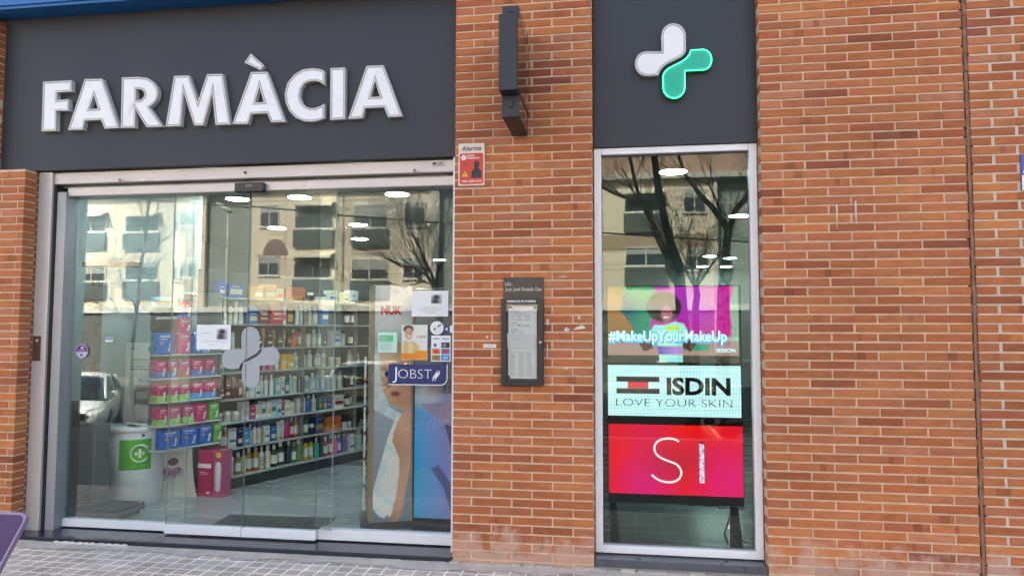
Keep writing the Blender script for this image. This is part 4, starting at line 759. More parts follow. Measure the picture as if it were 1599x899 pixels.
# ------------------------------------------------------------------ curved wall shelving and its products
sd = Vector((SHELF_D[0], SHELF_D[1], 0)); sn = Vector((sd.y, -sd.x, 0))
SB = Matrix(((sd.x, -sn.x, 0, SHELF_O[0]), (sd.y, -sn.y, 0, SHELF_O[1]), (0, 0, 1, 0), (0, 0, 0, 1)))   # x along the shelf, y into it, z up
sh = thing('wall_shelving', 'long wall shelving unit full of coloured bottles and boxes', 'shelving', (SHELF_O[0], SHELF_O[1], FL))
mb = MB(); mb.M = SB; mb.box(-.10, 3.3, .03, .40, FL, .15); mb.build('plinth', mat('dark grey plinth', (.035,.04,.043), .4), sh)
ZS = [SHELF_ROWS[k][0] for k in 'ABCDEFGH']
for i, z_ in enumerate(ZS):
    dep = .40 if i == 0 else .30
    mb = MB(); mb.M = SB; mb.box(-.10, 3.3, 0.0 if i == 0 else .02, dep, z_-.016, z_-.001); mb.build('shelf', M_SHELF, sh, bevel=.002)
mb = MB(); mb.M = SB; mb.box(-.10, 3.3, .41, .43, FL, 2.25); mb.build('back_panel', M_SHELFBACK, sh)
mb = MB(); mb.M = SB
for x in (-.115, 1.0, 1.86, 2.6): mb.box(x, x+.012, .05, .40, .15, 2.0)
mb.build('upright', mat('grey upright', (.16,.17,.17), .5), sh)
COLS = {'white':'#cfd2cf','blue':'#1668b0','olive':'#7d7a22','cream':'#cdc3a4','amber':'#a9782c','dark green':'#12351c','dark teal':'#123c46','green':'#2f6a2e','pale green':'#5f8a4e','yellow':'#d9a512','lime':'#93a51e','turquoise':'#1f9a8c','red':'#a51830','crimson':'#a3123f','pink':'#c24a86','purple':'#6a4a9a','brown':'#5a3a1e','navy':'#132a5a','sky blue':'#3f9fd0','pale blue':'#a9c6d4','magenta':'#b81a66','dark red':'#6e1420','orange':'#c0601c','grey':'#a9adab','maroon':'#5a1026','aqua':'#7fc0c0','teal':'#1c7a72','gold':'#b88a4a','black':'#15161a','royal':'#123c96','wood':'#b98a5c','salmon':'#b0584a','silver':'#9a9c9c','violet':'#6a6ab0','lilac':'#7f93c0'}
def cm(c, r=.35): return mat('product ' + c, hx(COLS[c]), r, var=.06, scale=25)
ORD = ['first','second','third','fourth','fifth','sixth','seventh','eighth','ninth','tenth','eleventh','twelfth','thirteenth','fourteenth','fifteenth','sixteenth','seventeenth','eighteenth','nineteenth','twentieth','twenty-first','twenty-second','twenty-third','twenty-fourth','twenty-fifth','twenty-sixth']
ROWN = {'A':'on the lowest shelf of the long shelving','B':'on the second shelf up of the long shelving','C':'on the third shelf up of the long shelving','D':'on the fourth shelf up of the long shelving','E':'on the fourth shelf down of the long shelving','F':'on the third shelf down of the long shelving','G':'on the second shelf down of the long shelving','H':'on top of the long shelving'}
KN = {'bottle':'bottle','box':'box','tube':'tube','jar':'jar','bag':'bag'}
rp = random.Random(21)
MAXH = {'A':.255,'B':.235,'C':.205,'D':.235,'E':.21,'F':.22,'G':.235,'H':.19}
for row in 'ABCDEFGH':
    z_, items = SHELF_ROWS[row]
    for i, (a, b, kd, c) in enumerate(items):
        lab = '%s %s, %s from the left %s' % (c.replace('white blue', 'blue-capped white').replace('royal', 'royal blue').replace('wood', 'pale wooden'), KN[kd], ORD[i], ROWN[row])
        w = b - a; xc = (a+b)/2; dp = min(.10, max(.05, w)); H = MAXH[row] * {'bottle':rp.uniform(.84,1.0),'box':rp.uniform(.66,.9),'tube':rp.uniform(.82,.95),'jar':rp.uniform(.45,.55),'bag':.97}[kd]
        yc = .075 + dp/2 + rp.uniform(0, .02) - (.03 if row == 'A' else 0)
        P = SB @ Vector((xc, yc, z_)); cc = c.split(' ')[-1] if c not in COLS and c != 'white blue' else ('white' if c == 'white blue' else c)
        capc = 'blue' if c == 'white blue' else rp.choice(['white','white','silver','black']) if cc not in ('black',) else 'black'
        t = thing({'bottle':'bottle','box':'carton','tube':'tube','jar':'jar','bag':'bag'}[kd], lab, kd, P, 'products on the long wall shelving')
        mb = MB(); mb.M = SB @ Matrix.Translation((xc, yc, z_)); hw = w/2*.94
        bm_ = cm(cc); lm_ = cm('white' if cc != 'white' else rp.choice(['pale blue','cream','white','grey']), .5)
        if kd == 'bottle':
            r_ = hw; hb = H*.76
            prof = [(r_*.9, 0), (r_, .006), (r_, hb*.2)]; mb.lathe(prof, n=12, sy=dp/2/r_*.9)
            mb.lathe([(r_*1.005, hb*.2), (r_*1.005, hb*.72)], n=12, m=1 if rp.random() < .75 else 0, sy=dp/2/r_*.9)
            mb.lathe([(r_, hb*.72), (r_, hb*.88), (r_*.8, hb*.97), (r_*.42, hb), (r_*.4, hb*1.04)], n=12, sy=dp/2/r_*.9)
            mb.build('body', [bm_, lm_], t)
            mb = MB(); mb.M = SB @ Matrix.Translation((xc, yc, z_)); cr = r_*rp.choice([.45, .5, .62])
            mb.lathe([(cr, hb*1.041), (cr, H*.97), (cr*.85, H)], n=12); mb.build('cap', cm(capc), t)
        elif kd in ('box',):
            mb.box(-hw, hw, -dp/2, dp/2, 0, H, 0); z1 = H*rp.uniform(.15, .35); z2 = H*rp.uniform(.5, .85)
            mb.build('carton_body', bm_, t, bevel=.001)
            mb = MB(); mb.M = SB @ Matrix.Translation((xc, yc, z_)); acc = rp.choice(['white','blue','red','teal','pale blue','grey','pink','yellow']) if cc in ('white','grey','cream','pale blue') else rp.choice(['white','cream','gold'])
            mb.box(-hw*.82, hw*.82, -dp/2-.0012, -dp/2-.0004, z1, z1+(z2-z1)*rp.uniform(.2, .8)); mb.box(-hw*.6, hw*.5, -dp/2-.0012, -dp/2-.0004, z2+.004, z2+.012)
            mb.build('printed_label', cm(acc, .5), t)
        elif kd == 'tube':
            mb.lathe([(hw*.75, .022), (hw*.95, .03), (hw, H*.5)], n=12); mb.add([(-hw,-.02,H*.5),(hw,-.02,H*.5),(hw,-.002,H),(-hw,-.002,H),(-hw,.02,H*.5),(hw,.02,H*.5),(hw,.002,H),(-hw,.002,H)], [(0,1,2,3),(5,4,7,6),(3,2,6,7),(0,3,7,4),(1,5,6,2)]); mb.build('body', bm_, t)
            mb = MB(); mb.M = SB @ Matrix.Translation((xc, yc, z_)); mb.lathe([(hw*.6, 0), (hw*.6, .02)], n=12); mb.build('cap', cm('white'), t)
        elif kd == 'jar':
            mb.lathe([(hw*.9, 0), (hw, .006), (hw, H*.68)], n=14, m=0); mb.build('body', bm_, t)
            mb = MB(); mb.M = SB @ Matrix.Translation((xc, yc, z_)); mb.lathe([(hw*1.03, H*.69), (hw*1.03, H*.98), (hw*.9, H)], n=14); mb.build('cap', cm('white' if cc != 'white' else 'black'), t)
        else:
            mb.add([(-hw,-.05,0),(hw,-.05,0),(hw*.98,-.055,H*.5),(hw*.95,-.008,H*.93),(hw*.95,-.006,H),(-hw*.95,-.006,H),(-hw*.95,-.008,H*.93),(-hw*.98,-.055,H*.5),
                    (-hw,.05,0),(hw,.05,0),(hw*.98,.055,H*.5),(hw*.95,.008,H*.93),(hw*.95,.006,H),(-hw*.95,.006,H),(-hw*.95,.008,H*.93),(-hw*.98,.055,H*.5)],
                   [(0,1,2,7),(7,2,3,6),(6,3,4,5),(9,8,15,10),(10,15,14,11),(11,14,13,12),(5,4,12,13),(1,9,10,2),(2,10,11,3),(3,11,12,4),(8,0,7,15),(15,7,6,14),(14,6,5,13),(0,8,9,1)]); mb.build('body', bm_, t)
            mb = MB(); mb.M = SB @ Matrix.Translation((xc, yc, z_)); mb.box(-hw*.7, hw*.7, -.0585, -.0555, H*.22, H*.3); mb.box(-hw*.6, hw*.6, -.0595, -.0565, H*.42, H*.5); mb.build('printed_label', cm('cream'), t)

# pink sanitary towel unit, left end of the shelving
pk = thing('product_stand', 'white shelf stand of pink and blue sanitary towel packs beside the white bin', 'shelving', (-4.0, 1.35, FL))
TA, TB = -.80, -.135
M_PSH = mat('white sheet shelf', (.66,.68,.68), .35)
for row, (z_, items) in PINK_ROWS.items():
    mb = MB(); mb.M = SB; mb.add([(TA+.06,-.02,z_-.012),(TB,-.02,z_-.012),(TB,.13,z_-.012),(TA+.0,.13,z_-.012),(TA-.01,.04,z_-.012),(TA+.06,-.02,z_-.001),(TB,-.02,z_-.001),(TB,.13,z_-.001),(TA+.0,.13,z_-.001),(TA-.01,.04,z_-.001)],
        [(0,4,3,2,1),(5,6,7,8,9),(0,1,6,5),(1,2,7,6),(2,3,8,7),(3,4,9,8),(4,0,5,9)]); mb.build('shelf', M_PSH, pk)
mb = MB(); mb.M = SB; mb.box(TA+.01, -.42, .135, .15, .50, 1.93); mb.box(-.419, TB, .135, .15, .50, 1.40); mb.build('back_panel', mat('grey stand back', (.16,.17,.17), .5), pk)
mb = MB(); mb.M = SB; mb.box(TB-.006, TB, .06, .13, .3, 1.6); mb.build('side_panel', mat('grey stand side', (.22,.23,.24), .5), pk)
PH = {'P1':.20,'P2':.165,'P3':.165,'P4':.165,'P5':.175}
PROW = {'P1':'on the top shelf of the stand','P2':'on the second shelf down of the stand','P3':'on the third shelf down of the stand','P4':'on the fourth shelf down of the stand','P5':'on the lowest shelf of the stand'}
PC = {'pink':'#c4086e','violet':'#6f6cc0','orange':'#d0502a','green':'#9cc86a','blue':'#0a62c4','lilac':'#7d94c8','pb':'#5a9cdc','pg':'#4fa83a'}
def pmx(c): return mat('pack ' + c, hx(PC[c]), .28, var=.10, scale=18, coat=.3)
def pink_pack(lab, a, b, z_, H, c, kd, y0=.0, dep=.10):
    cs_ = c.split(' '); t = thing('sanitary_towel_pack', lab, 'pack', SB @ Vector(((a+b)/2, .05, z_)), 'sanitary towel packs on the product stand')
    w = b - a; m1 = pmx('pg' if c == 'green' else cs_[0]); second = {'violet':'violet','green':'green','blue':'pb','orange':'orange'}.get(cs_[1], None) if len(cs_) > 1 else None
    mb = MB(); mb.M = SB; hs = H*.36 if second else 0
    mb.box(a+.002, b-.002, y0, y0+dep, z_ + hs + (.0004 if hs else 0), z_ + H, 0); mb.build('pack_body', m1, t, bevel=.012 if kd == 'pack' else .004)
    if second: mb = MB(); mb.M = SB; mb.box(a+.002, b-.002, y0, y0+dep, z_, z_ + hs, 0); mb.build('lower_band', pmx(second), t, bevel=.004)
    x = a + w*.72; mb = MB(); mb.M = SB
    P = [(x-.014, z_+H*.14), (x+.002, z_+H*.12), (x+.012, z_+H*.3), (x+.018, z_+H*.52), (x+.008, z_+H*.56), (x-.004, z_+H*.5), (x-.003, z_+H*.3), (x-.016, z_+H*.22)]
    mb.prism(P, y0-.0022, y0-.0012); mb.build('towel_print', mat('pale pink print', (.75,.68,.70), .5), t)
    mb = MB(); mb.M = SB; mb.box(a+w*.16, b-w*.25, y0-.0022, y0-.0012, z_+H*.80, z_+H*.86, 0); mb.box(a+w*.16, b-w*.4, y0-.0022, y0-.0012, z_+H*.70, z_+H*.73, 0); mb.cyl(SB.inverted() @ (SB @ Vector((a+w*.26, y0-.0012, z_+H*.52))), (a+w*.26, y0-.0024, z_+H*.52), w*.09, n=12, m=1)
    mb.build('front_print', [mat('pale print', (.72,.70,.72), .5), mat('golden dot', hx('#d08a50'), .5)], t)
for row, (z_, items) in PINK_ROWS.items():
    for i, (a, b, kd, c) in enumerate(items):
        nm = {'pink violet':'pink and violet','pink orange':'pink and orange','pink green':'pink and lime','pink blue':'pink and pale blue','green':'green','lilac':'lilac'}.get(c, c)
        a = max(a, TA-.02); pink_pack('%s pack, %s from the left %s' % (nm.replace(' and ', '-'), ORD[i], PROW[row]), a, b, z_, PH[row], c, kd)
# stacked packs above the top shelf and hanging bags
A_, B_ = PINK_ROWS['P1'][1][1][0], PINK_ROWS['P1'][1][1][1]
pink_pack('pink pack in the middle of the column of three on the top shelf', A_, B_, 1.603, .13, 'pink', 'carton')
pink_pack('pink and violet pack, topmost of the column of three on the top shelf', A_+.005, B_+.002, 1.736, .15, 'pink violet', 'carton')
def hang_bag(lab, a, b, z_, H, m1, m2, y0=.0):
    t = thing('hanging_bag', lab, 'bag', SB @ Vector(((a+b)/2, 0, z_)), 'bags hanging on the product stand'); mb = MB(); mb.M = SB; hw = (b-a)/2; xc = (a+b)/2; vs = []; fs = []
    nx, nz = 8, 8
    for sgn in (-1, 1):
        for j in range(nz+1):
            for i in range(nx+1):
                u = i/nx*2-1; v = j/nz*2-1; bul = .045*(1-u**4)*(1-v**4)+.002; vs.append((xc+u*hw*(1-.04*(1-v*v)), y0 + .05 + sgn*bul + .006*math.sin(9*u+5*v), z_ + (v+1)/2*H))
    o_ = (nx+1)*(nz+1)
    for s_ in range(2):
        for j in range(nz):
            for i in range(nx):
                q = s_*o_ + j*(nx+1)+i; f = (q, q+1, q+nx+2, q+nx+1); fs.append(f if s_ == 0 else f[::-1])
    mb.add(vs, fs, 0, True); mb.build('bag_body', m1, t)
    mb = MB(); mb.M = SB; mb.prism([(a+.02, z_+H*.56), (b-.03, z_+H*.6), (b-.03, z_+H*.74), (a+.02, z_+H*.70)], y0-.004, y0-.002); mb.build('front_print', m2, t)
M_BKF = mat('black film', (.012,.015,.014), .5, var=.5, scale=18, bump=.4, bscale=30, spec=.2)
M_YLF = mat('yellow film', hx('#b08a1c'), .3, var=.3, scale=30); M_BLF = mat('pale blue film', hx('#86aebf'), .3, var=.3, scale=20)
hang_bag('black plastic bag hanging above the blue pack, upper left of the stand', -.86, -.60, 1.625, .17, M_BKF, mat('silver print', (.4,.42,.42), .4))
hang_bag('pale blue and yellow bag hanging above the black bag', -.85, -.62, 1.80, .13, M_BLF, M_YLF, y0=.03)
hang_bag('pale blue and yellow bag hanging at the top middle of the stand', -.56, -.36, 1.89, .10, M_BLF, M_YLF, y0=.04)

ec = thing('cardboard_display', 'white folded cardboard display printed with a pink coneflower under the product stand', 'display', (-4.2, 1.3, FL))
eb = MB(); eA = (-4.36,1.17); eBp = (-4.17,1.405); eC = (-4.00,1.36)
M_CARD = mat('white card', (.68,.68,.64), .5, var=.03)
eb.add([(*eA,FL),(*eBp,FL),(*eBp,.50),(*eA,.47)], [(0,1,2,3)]); eb.add([(*eBp,FL),(*eC,FL),(-4.05,1.375,.22),(-4.08,1.383,.5),(*eBp,.5)], [(0,1,2,3,4)])
o = eb.build('card', M_CARD, ec); sm_ = o.modifiers.new('thickness', 'SOLIDIFY'); sm_.thickness = .006
ed_ = Vector((eBp[0]-eA[0], eBp[1]-eA[1], 0)); eL = ed_.length; ed_.normalize(); en = Vector((ed_.y, -ed_.x, 0))
EB = Matrix(((ed_.x, -en.x, 0, eA[0]), (ed_.y, -en.y, 0, eA[1]), (0, 0, 1, FL), (0, 0, 0, 1)))
mb = MB(); mb.M = EB; rf = random.Random(4)
for q in range(13):
    a = R(200 + q*11); L_ = .13 + .02*math.sin(q*2); x0_, z0_ = .205 + .03*math.cos(a), .30 + .02*math.sin(a); x1_, z1_ = x0_ + L_*math.cos(a)*.95 - .02, z0_ + L_*math.sin(a)
    px, pz = -math.sin(a)*.008, math.cos(a)*.008
    mb.prism([(x0_, z0_), ((x0_+x1_)/2+px, (z0_+z1_)/2+pz), (x1_, z1_), ((x0_+x1_)/2-px, (z0_+z1_)/2-pz)], -.0055, -.0042)
mb.build('petal_print', mat('coneflower pink', hx('#a06090'), .6, var=.3, scale=40), ec)
mb = MB(); mb.M = EB; mb.prism([(.205+.05*math.cos(R(q*30)), .335+.038*math.sin(R(q*30))) for q in range(12)], -.0068, -.0056); mb.build('flower_head_print', mat('coneflower brown', hx('#6a3a24'), .7, var=.5, scale=90), ec)
mb = MB(); mb.M = EB; mb.box(.205, .211, -.0068, -.0056, .0, .2); mb.build('stem_print', mat('stem green', hx('#8ab060'), .7), ec)

gp = thing('pink_product_box', 'large magenta box with clear window standing on the floor below the product stand', 'box', (-3.93, 1.45, FL))
gA = Vector((-4.03, 1.42, 0)); gd = Vector((.20, -.03, 0)); gl = gd.length; gd.normalize(); gn = Vector((gd.y, -gd.x, 0))
GB = Matrix(((gd.x, -gn.x, 0, gA.x), (gd.y, -gn.y, 0, gA.y), (0, 0, 1, FL), (0, 0, 0, 1)))
M_MAG = mat('magenta carton', hx('#b01854'), .3, var=.08, coat=.3)
mb = MB(); mb.M = GB; mb.box(0, .155, 0, .13, 0, .44); mb.build('carton_body', M_MAG, gp, bevel=.003)
mb = MB(); mb.M = GB; mb.box(.1555, .285, .02, .13, 0, .44); mb.build('clear_wing', mat('pink clear plastic', hx('#b04878'), .15, coat=.5), gp, bevel=.003)
mb = MB(); mb.M = GB; mb.lathe([(.012, .05), (.030, .075), (.034, .2), (.034, .29), (.026, .32), (.012, .33)], (.225, .01, 0), n=14, sy=.5); mb.build('ribbed_insert', mat('pale plastic', (.66,.6,.6), .4, var=.2, scale=90), gp)
mb = MB(); mb.M = GB; mb.box(.0, .154, -.0025, -.001, .27, .31, 0); mb.box(.02, .10, -.0025, -.001, .225, .229, 0); mb.box(.02, .12, -.0025, -.001, .21, .214, 0); mb.box(.105, .14, -.0025, -.001, .03, .05, 0); mb.build('printed_label', mat('pale pink print', (.75,.68,.70)), gp); mb = MB(); mb.M = GB; mb.cyl((.225, .018, .395), (.225, .012, .395), .028, n=18); mb.build('round_seal', M_YEL, gp)
wb = thing('tall_tube_box', 'narrow white and blue box between the magenta box and the long shelving', 'box', (-3.82, 1.66, FL))
mb = MB(); mb.M = SB; mb.box(-.12, -.03, -.03, .0, FL, .42, 0); mb.box(-.121, -.029, -.031, -.0, .33, .40, 1); mb.build('carton_body', [cm('white'), cm('navy')], wb)

# door mat
mb = MB(); mb.add([(-3.30,.42,FL),(-2.372,.47,FL),(-2.391,.844,FL),(-3.33,.80,FL)], [(0,1,2,3)])
o = mb.build('door_mat', mat('charcoal ribbed mat', (.008,.009,.009), .95, var=.4, scale=80, bump=.5)); s_ = o.modifiers.new('thickness', 'SOLIDIFY'); s_.thickness = .008; s_.offset = 1; tag(o, 'charcoal door mat just inside the sliding doors', 'mat')

# ------------------------------------------------------------------ poster stand with baby picture
ns = thing('baby_product_stand', 'wooden edged product stand with a baby photo and red NUK lettering behind the right glass', 'display stand', (-1.85, .65, FL))
nA = Vector((-1.985, .545, 0)); nd = Vector((.305, .12, 0)); nL = nd.length; nd.normalize(); nn = Vector((nd.y, -nd.x, 0))
NB = Matrix(((nd.x, -nn.x, 0, nA.x), (nd.y, -nn.y, 0, nA.y), (0, 0, 1, FL), (0, 0, 0, 1)))
M_OAK = mat('pale oak edging', (.33,.25,.165), .5, var=.15, scale=8, stretch=(6,6,1))
mb = MB(); mb.M = NB; mb.box(0, nL, .004, .028, .055, 1.955, 0); mb.box(-.001, .016, -.004, .03, .055, 1.958, 0); mb.box(nL-.014, nL+.001, -.004, .03, .055, 1.958, 0); mb.build('picture_board', M_OAK, ns)
mb = MB(); mb.M = NB; mb.box(-.02, .0, .031, .40, .055, 1.95); mb.build('side_board', M_OAK, ns, bevel=.002)
mb = MB(); mb.M = NB; mb.box(-.08, nL+.01, -.01, .42, 0, .052); mb.build('base', mat('dark base', (.05,.05,.05), .5), ns, bevel=.004)
SKIN = hx('#c79a78'); SKD = hx('#a87450'); WCL = hx('#c3d4dc'); BGR = hx('#9aa7b2')
FACE = [(.14,.27),(.40,.245),(1.1,.24),(1.1,.53),(.72,.53),(.42,.50),(.24,.455),(.16,.385)]
SHIRT = [(.66,.54),(.52,.59),(.38,.65),(.26,.72),(.12,.80),(.0,.87),(.0,.945),(.16,.975),(.30,.985),(.40,.97),(.46,.985),(.54,.95),(.64,.88),(.70,.80),(.70,.74),(.60,.70),(.50,.665),(.55,.62),(.66,.575)]
ARM = [(.78,.54),(1.1,.53),(1.1,.68),(.98,.78),(.90,.86),(.80,.95),(.66,1.01),(.42,1.01),(.54,.95),(.64,.88),(.70,.80),(.70,.74),(.58,.70),(.50,.665),(.60,.60)]
def baby(u, v):
    c = lerp(hx('#b9c0c6'), hx('#96a2ae'), v*2.2) if v < .5 else lerp(hx('#8e9aa8'), hx('#6f8090'), (v-.5)*2)
    if v < .24: c = lerp(hx('#d2d4d8'), hx('#aab0ba'), v*4)
    if inpoly(u, v, [(-.1,.27),(.14,.27),(.2,.42),(.42,.52),(.75,.55),(1.1,.55),(1.1,.585),(.6,.58),(0,.53),(-.1,.5)]): c = lerp(WCL, hx('#8fa6b4'), abs(math.sin(u*7+v*30))*.4)
    if inpoly(u, v, FACE):
        c = lerp(hx('#cda183'), hx('#b3805c'), (u-.2)*.5 + (v-.3)*1.2)
        c = lerp(c, hx('#d9b296'), ell(u, v, .42, .33, .3, .06, .5)*.5)
        c = lerp(c, hx('#96694e'), ell(u, v, .30, .36, .16, .014, .6)*.6)      # brow and lid
        c = lerp(c, hx('#e5ded6'), ell(u, v, .30, .378, .10, .012, .3)); c = lerp(c, hx('#1c130f'), ell(u, v, .33, .378, .055, .0135, .25))
        c = lerp(c, hx('#8a5a42'), ell(u, v, .36, .425, .09, .008, .6)*.7)
        c = lerp(c, hx('#7d2c2c'), ell(u, v, .58, .464, .13, .012, .4)); c = lerp(c, hx('#c47a6c'), ell(u, v, .57, .477, .12, .005, .5)*.7); c = lerp(c, hx('#9a6448'), ell(u, v, .40, .428, .07, .010, .5)*.6)
        c = lerp(c, hx('#a06e50'), ell(u, v, .75, .50, .3, .02, .6)*.5)
    if inpoly(u, v, ARM): c = lerp(hx('#c49a80'), hx('#8f6850'), (1-u)*.6 + .25*math.sin(v*20))
    if inpoly(u, v, SHIRT): c = lerp(hx('#e2eef5'), hx('#a9c0d0'), (.5+.5*math.sin(u*9 - v*23 + 2*math.sin(v*31)))*.7)
    return tuple(min(.92, q*1.35) for q in c)
M_PRINTC = colmat('glossy colour print', .25, coat=.3)
def soft(fn, du, dv):
    def g(u, v):
        a = [fn(u+i*du, v+j*dv) for i in (-1, 0, 1) for j in (-1, 0, 1)]; n_ = 1 + .04*math.sin(u*37+v*91)*math.sin(v*53-u*19)
        return tuple(sum(c[k] for c in a)/9*n_ for k in range(3))
    return g
picture('baby_photo', NB @ Matrix.Translation((.017, .0, .06)), nL-.032, 1.89, 84, 400, soft(baby, .009, .0018), M_PRINTC, ns)
text('NUK', 0, 0, 0, h=.066, width=.175, m=M_paint('signal red print', '#c80418'), parent=ns, bold=.07, basis=NB @ Matrix.Translation((.062, -.002, 1.72)))
rh = random.Random(9)
for k in range(6):
    z_ = 1.30 - k*.21
    t = thing('blister_pack', '%s blister pack from the top on the side of the baby product stand' % ORD[k], 'blister pack', NB @ Vector((-.05, .1, z_)), 'blister packs on the side of the stand')
    mb = MB(); mb.M = NB
    for yy in (.03, .10): mb.box(-.06, -.045, yy, yy+.06, z_-.1, z_+.07)
    mb.build('card', cm('white'), t); mb = MB(); mb.M = NB; mb.box(-.062, -.043, .028, .165, z_-.125, z_-.101); mb.build('printed_foot', cm(['red','blue','teal'][k % 3]), t)
# totem with stocking picture
tt = thing('poster_totem', 'dark totem with rounded blue and violet stocking poster beside the brick pillar', 'poster stand', (-1.5, .66, FL))
mb = MB(); mb.box(-1.675, -1.235, .64, .70, .10, 1.97); mb.build('frame', M_BLACK, tt, bevel=.02, seg=3); mb = MB(); mb.box(-1.67, -1.23, .60, .85, 0 + FL, .098); mb.build('base', M_BLACK, tt, bevel=.01)
def leg(u, v):
    c = lerp(hx('#1c9ae0'), hx('#a08ed0'), u*1.1 + .1*math.sin(v*5))
    if v < .42: c = lerp(hx('#5a5680'), hx('#3f3c5e'), v*2)
    if .0 <= v < .2: c = lerp(hx('#23233a'), hx('#41406a'), u)
    c = lerp(c, hx('#c8d4e4'), ell(u, v, .25, .42, .3, .06, .5)*.8); c = lerp(c, hx('#c08a98'), ell(u, v, .38, .39, .12, .03, .6)*.7)
    if inpoly(u, v, [(.1,.47),(.55,.46),(1.1,.42),(1.1,.8),(.95,.8),(.72,.60),(.4,.52)]): c = lerp(hx('#9488b4'), hx('#b0a2c8'), abs(math.sin(v*50+u*9))*.4)
    if inpoly(u, v, [(.62,.56),(.76,.57),(.92,.75),(.86,.76)]): c = hx('#5c5078')
    if inpoly(u, v, [(.0,.78),(.2,.76),(.42,.80),(.6,.90),(.72,1.01),(0,1.01)]): c = lerp(hx('#2aa4f0'), hx('#8a94e0'), u*1.3)
    if inpoly(u, v, [(.35,.77),(.62,.86),(.82,1.01),(.98,1.01),(.8,.85),(.5,.75)]): c = lerp(hx('#4a5f98'), hx('#6a6498'), u)
    return tuple(min(.9, q*1.3) for q in c)
picture('stocking_photo', at_(-1.655, .13, .6375), .40, 1.70, 80, 300, soft(leg, .010, .003), M_PRINTC, tt)
text('s', -1.32, .634, 1.72, h=.11, m=M_WPRINT, parent=tt)

# ------------------------------------------------------------------ stickers and papers on the glass
def sheet(lab, x0, x1, z0, z1, y, rl_, nm='paper_notice', paperm=None):
    t = thing(nm, lab, 'notice', ((x0+x1)/2, y, z0)); mb = MB(); mb.box(x0, x1, y, y+.0012, z0, z1); mb.build('sheet', paperm or M_PAPER, t); return t
YF = YG - .003
t = sheet('white A4 notice with a small dark photo taped to the left door leaf', -3.306, -3.018, 1.475, 1.668, YD - .004, 1)
def ph(u, v):
    c = lerp(hx('#c9ced0'), hx('#9aa0a4'), v); c = lerp(c, hx('#2a2c30'), ell(u, v, .5, .3, .33, .25, .4)); return lerp(c, hx('#3d4045'), ell(u, v, .4, .75, .35, .3, .4))
M_PRNT = colmat('matt print', .7)
for (X, Z_, t, Y_) in ((-3.306, 1.475, t, YD-.0055),):
    picture('photo_print', at_(X+.17, Z_+.078, Y_), .09, .085, 12, 12, ph, M_PRNT, t)
    text('Avís important', X+.04, Y_, Z_+.125, h=.010, m=M_GREYINK, parent=t); text('recollida de medicaments', X+.05, Y_, Z_+.058, h=.010, width=.20, m=M_GREYINK, parent=t); text('gràcies', X+.11, Y_, Z_+.034, h=.009, m=M_GREYINK, parent=t)
t = sheet('white notice with a small dark photo on the right fixed glass, above the no-dogs sticker', -1.581, -1.296, 1.732, 1.928, YF, 1)
picture('photo_print', at_(-1.43, 1.83, YF-.0016), .085, .07, 12, 12, ph, M_PRNT, t)
for k, s_ in enumerate(('Benvolguts clients', 'us informem que els medicaments', 'es recullen a la farmàcia', 'cada dia feiner')): text(s_, -1.44, YF-.0016, 1.80 - k*.014, h=.009, m=M_GREYINK, parent=t, center=True)
js = thing('shop_sticker', 'dark blue JOBST sticker with curved corner on the right fixed glass', 'sticker', (-1.53, YF, 1.29))
M_NAVY = M_paint('navy print', '#0d2468', .3)
def jpoly(x0, x1, z0, z1, r):
    return [(x0, z0), (x1-r, z0)] + [(x1-r+r*math.sin(R(a)), z0+r-r*math.cos(R(a))) for a in range(15, 90, 15)] + [(x1, z0+r), (x1, z1), (x0, z1)]
mb = MB(); mb.prism(jpoly(-1.762, -1.297, 1.212, 1.368, .05), YF-.001, YF); mb.build('white_edge', M_WPRINT, js)
mb = MB(); mb.prism(jpoly(-1.762, -1.304, 1.219, 1.368, .046), YF-.0022, YF-.0012); mb.build('blue_field', M_NAVY, js)
text('J', -1.728, YF-.003, 1.258, h=.098, width=.036, m=M_WPRINT, parent=js, bold=-.012); text('OBST', -1.682, YF-.003, 1.262, h=.075, width=.262, m=M_WPRINT, parent=js, bold=-.02)
mb = MB()
for dx in (0, .018): mb.prism([(-1.412+dx, 1.238), (-1.402+dx, 1.266), (-1.378+dx, 1.292), (-1.372+dx, 1.328), (-1.392+dx, 1.300), (-1.412+dx, 1.270)], YF-.0035, YF-.0025)
mb.build('leaf_mark', M_WPRINT, js)
st = thing('shop_sticker', 'round white no-dogs sticker on the right fixed glass', 'sticker', (-1.382, YF, 1.645)); mb = MB(); mb.cyl((-1.382, YF, 1.645), (-1.382, YF-.001, 1.645), .052, n=32); mb.build('disc', M_PAPER, st)
mb = MB(); mb.prism([(-1.405,1.625),(-1.395,1.628),(-1.395,1.636),(-1.388,1.65),(-1.395,1.65),(-1.40,1.642),(-1.408,1.64)], YF-.002, YF-.0012); mb.prism([(-1.375,1.652),(-1.368,1.65),(-1.362,1.66),(-1.350,1.664),(-1.353,1.673),(-1.365,1.668),(-1.376,1.662)], YF-.002, YF-.0012); mb.build('dog_print', M_INK, st)
st = thing('shop_sticker', 'small square blue and white sticker at the frame, right of the no-dogs sticker', 'sticker', (-1.30, YF, 1.64)); mb = MB(); mb.box(-1.328, -1.282, YF-.001, YF, 1.605, 1.668, 0); mb.box(-1.281, -1.258, YF-.001, YF, 1.610, 1.664, 1); mb.prism([(-1.318,1.637),(-1.300,1.650),(-1.300,1.624)], YF-.002, YF-.0012, 1); mb.build('field', [M_NAVY, M_WPRINT], st)
st = thing('shop_sticker', 'card payment sticker with eight small logos in two columns', 'sticker', (-1.35, YF, 1.49)); mb = MB(); mb.box(-1.426, -1.274, YF-.001, YF, 1.392, 1.588); mb.build('sheet', M_paint('pale print', '#bcd0dc'), st)
